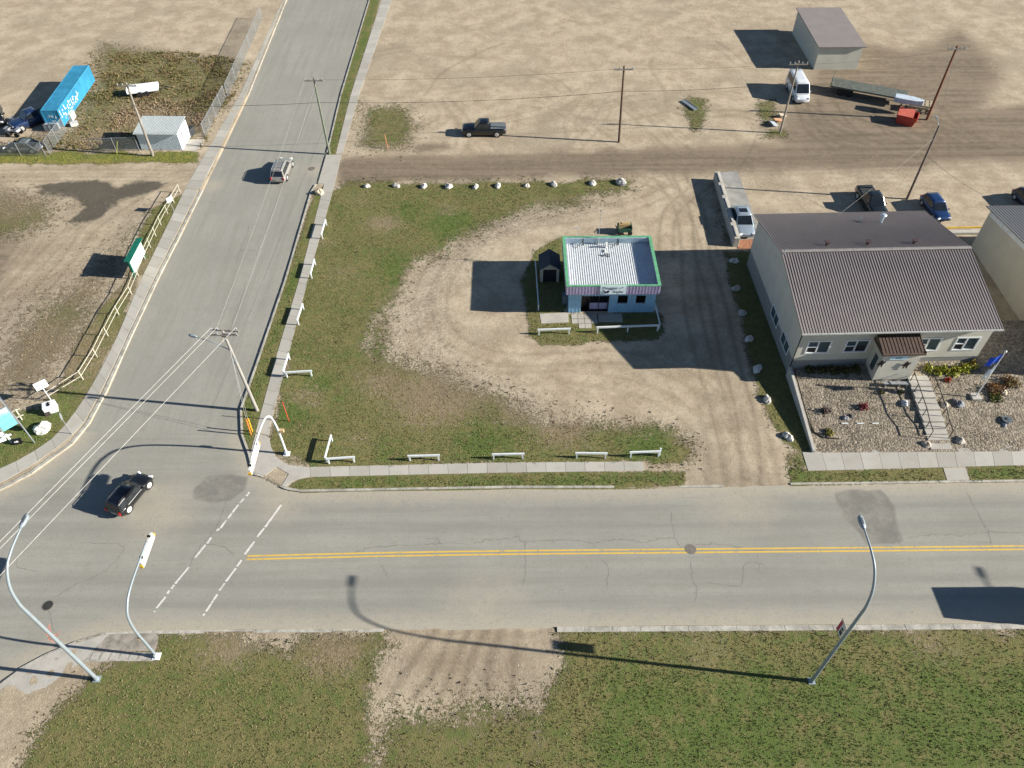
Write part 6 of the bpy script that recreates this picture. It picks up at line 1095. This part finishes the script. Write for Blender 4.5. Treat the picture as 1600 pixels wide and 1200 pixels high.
# ---------------- street lamps ----------------
def arc_pole(mb, y_, z_, r0_, r1_):
    L = smooth_line(list(zip([0]*len(y_), y_, z_)), 6); n = len(L); mb.tube(L, [r0_+(r1_-r0_)*i/(n-1) for i in range(n)], 12)
    return L
def lamp(label, x, y, name='street_lamp', banner=False):
    o = thing(name, label, 'street lamp', (x, y, .1), 0, 'tall davit street lamps along the south kerb'); mb = MB(); arc_pole(mb, [0, 0, 0, -.0, .03, .35, 1.05, 1.9, 2.7, 3.35], [0, 3, 6, 9.5, 10.7, 12.0, 12.9, 13.2, 13.28, 13.3], .125, .045); mb.build('pole', lampgrey(), o, True)
    mb = MB(); mb.b2((-.22, -.22, 0), (.22, .22, .06)); mb.tube([(0, 0, .06), (0, 0, .3)], [.17, .14], 12); mb.build('base_plate', lampgrey(), o)
    mb = MB(); mb.loft([[(x_*w_, 3.2+s_, 13.3+z_) for x_, z_ in ((.17, -.02), (.12, .1), (-.12, .1), (-.17, -.02), (0, -.07))] for s_, w_ in ((0, .35), (.18, .9), (.55, 1.15), (.8, .9), (.9, .4))]); hd_ = mb.build('lamp_head', lampgrey(), o, True)
    mb = MB(); mb.box((0, 3.72, 13.41), (.13, .42, .02)); mb.build('cooling_fins', mat('dark fins', (.08, .09, .1), .5), hd_)
    return o
lm = lamp('tall curved street lamp carrying a red street banner at the lower right', 19.35, 19.15)
ban = thing('street_banner', 'red white and black banner hung on the right street lamp pole', 'banner', (19.35, 19.15, 0)); mb = MB(); mb.b2((-.015, .2, 6.2), (.015, .85, 7.35)); mb.build('cloth', mat('white banner cloth', (.5, .5, .5), .6), ban)
mb = MB(); mb.b2((-.022, .62, 6.22), (.022, .83, 7.33)); mb.build('red_stripe', mat('red banner cloth', (.42, .02, .05), .6), ban); mb = MB(); mb.b2((-.024, .26, 6.4), (.024, .5, 6.75)); mb.box((0, .4, 6.95), (.05, .2, .2), 0, 0, .7); mb.build('black_emblem', black(), ban); mb = MB(); mb.tube([(0, .08, 7.38), (0, .9, 7.38)], .02, 6); mb.tube([(0, .08, 6.17), (0, .9, 6.17)], .02, 6); mb.build('bracket', black(), ban)
for lb, x, y in (('tall curved street lamp at the lower left edge', -27.3, 19.6), ('next street lamp of the row, past the right edge', 64.6, 19.5)):
    c = copy_tree(lm); c.location = (x, y, .1); c['label'] = lb
# pedestrian crossing arches
def arch(label, x, y, sgn, ys, zs_, plabel, p0, p1_, grp='curved pedestrian crossing masts'):
    o = thing('crossing_mast', label, 'crossing mast', (x, y, .1), 0, grp); wp = mat('off white mast paint', (.62, .66, .66), .45, var=.05); mb = MB(); arc_pole(mb, [sgn*q for q in ys], zs_, .095, .055); mb.build('mast', wp if sgn < 0 else lampgrey(), o, True)
    mb = MB(); mb.b2((-.25, -.25, -.05), (.25, .25, .05)); mb.tube([(0, 0, .05), (0, 0, .35)], [.18, .14], 10); mb.build('base_plate', wp, o)
    # lit sign box hung under the arm, both faces along the arm
    ya, yb = sorted((sgn*p0, sgn*p1_)); zt = zs_[-1]; pb = MB(); pb.b2((-.09, ya, zt-.72), (.09, yb, zt-.14)); bx = pb.build('sign_box', mat('white sign cabinet', (.60, .60, .56), .5, var=.06), o, bevel=.02)
    pb = MB(); pb.b2((-.1, ya+.3, zt-.14), (.1, ya+.4, zt+.02)); pb.build('hanger', black(), bx); pb = MB(); pb.b2((-.1, yb-.4, zt-.14), (.1, yb-.3, zt+.02)); pb.build('hanger', black(), bx)
    for q in (ya-.12, yb+.0): pb = MB(); pb.b2((-.1, q, zt-.62), (.1, q+.12, zt-.4)); pb.build('beacon', mat('amber beacon', (.55, .33, .03), .4), bx)
    pb = MB(); pb.b2((-.2, -.12, 2.7), (-.1, .12, 2.95)) if sgn > 0 else pb.b2((.08, -.1, 2.85), (.42, .12, 3.15)); pb.build('signal_head', mat('tan signal housing', (.5, .36, .2), .6), o)
    return o
arch('white pedestrian crossing mast curving over the road from the lower left', -23.85, 21.1, 1, [0, 0, 0, .25, .8, 1.3, 2.0, 3.1, 5.0], [0, 2, 3.9, 5.35, 5.95, 6.2, 6.32, 6.35, 6.35], '', 3.5, 5.75)
arch('white pedestrian crossing mast arching beside the corner rail', -18.42, 37.95, -1, [0, 0, .05, .4, 1.1, 2.1, 3.2, 4.4, 5.6], [0, 2, 3.5, 5.1, 6.0, 6.4, 6.55, 6.6, 6.6], '', 3.7, 6.3)
# vehicle past the right edge whose shadow falls on the road
o = thing('box_truck', 'box truck driving past just beyond the right edge', 'truck', (40.6, 23.75, 0), 0); mb = MB(); mb.b2((-3.6, -1.15, .8), (2.2, 1.15, 3.2)); mb.build('cargo_box', wsn, o, bevel=.03); mb = MB(); mb.loft([[(x, -1.0, .5), (x, -1.05, h-.3), (x, -.9, h), (x, .9, h), (x, 1.05, h-.3), (x, 1.0, .5)] for x, h in ((2.3, 2.5), (3.3, 2.5), (3.9, 1.7), (4.2, 1.5))]); mb.build('cab', wsn, o)
mb = MB(); mb.b2((-3.5, -.5, .5), (3.8, .5, .79)); mb.build('chassis', black(), o); mb = MB(); mb.slab([(3.36, -.85, 2.38), (3.36, .85, 2.38), (3.84, .85, 1.78), (3.84, -.85, 1.78)], .03); mb.build('windshield', gl, o)
for x in (-2.2, 3.1):
    for y in (-1.0, 1.0): mb = MB(); mb.tube([(x, y-.15, .45), (x, y+.15, .45)], .45, 16); mb.build('wheel', tyre(), o)
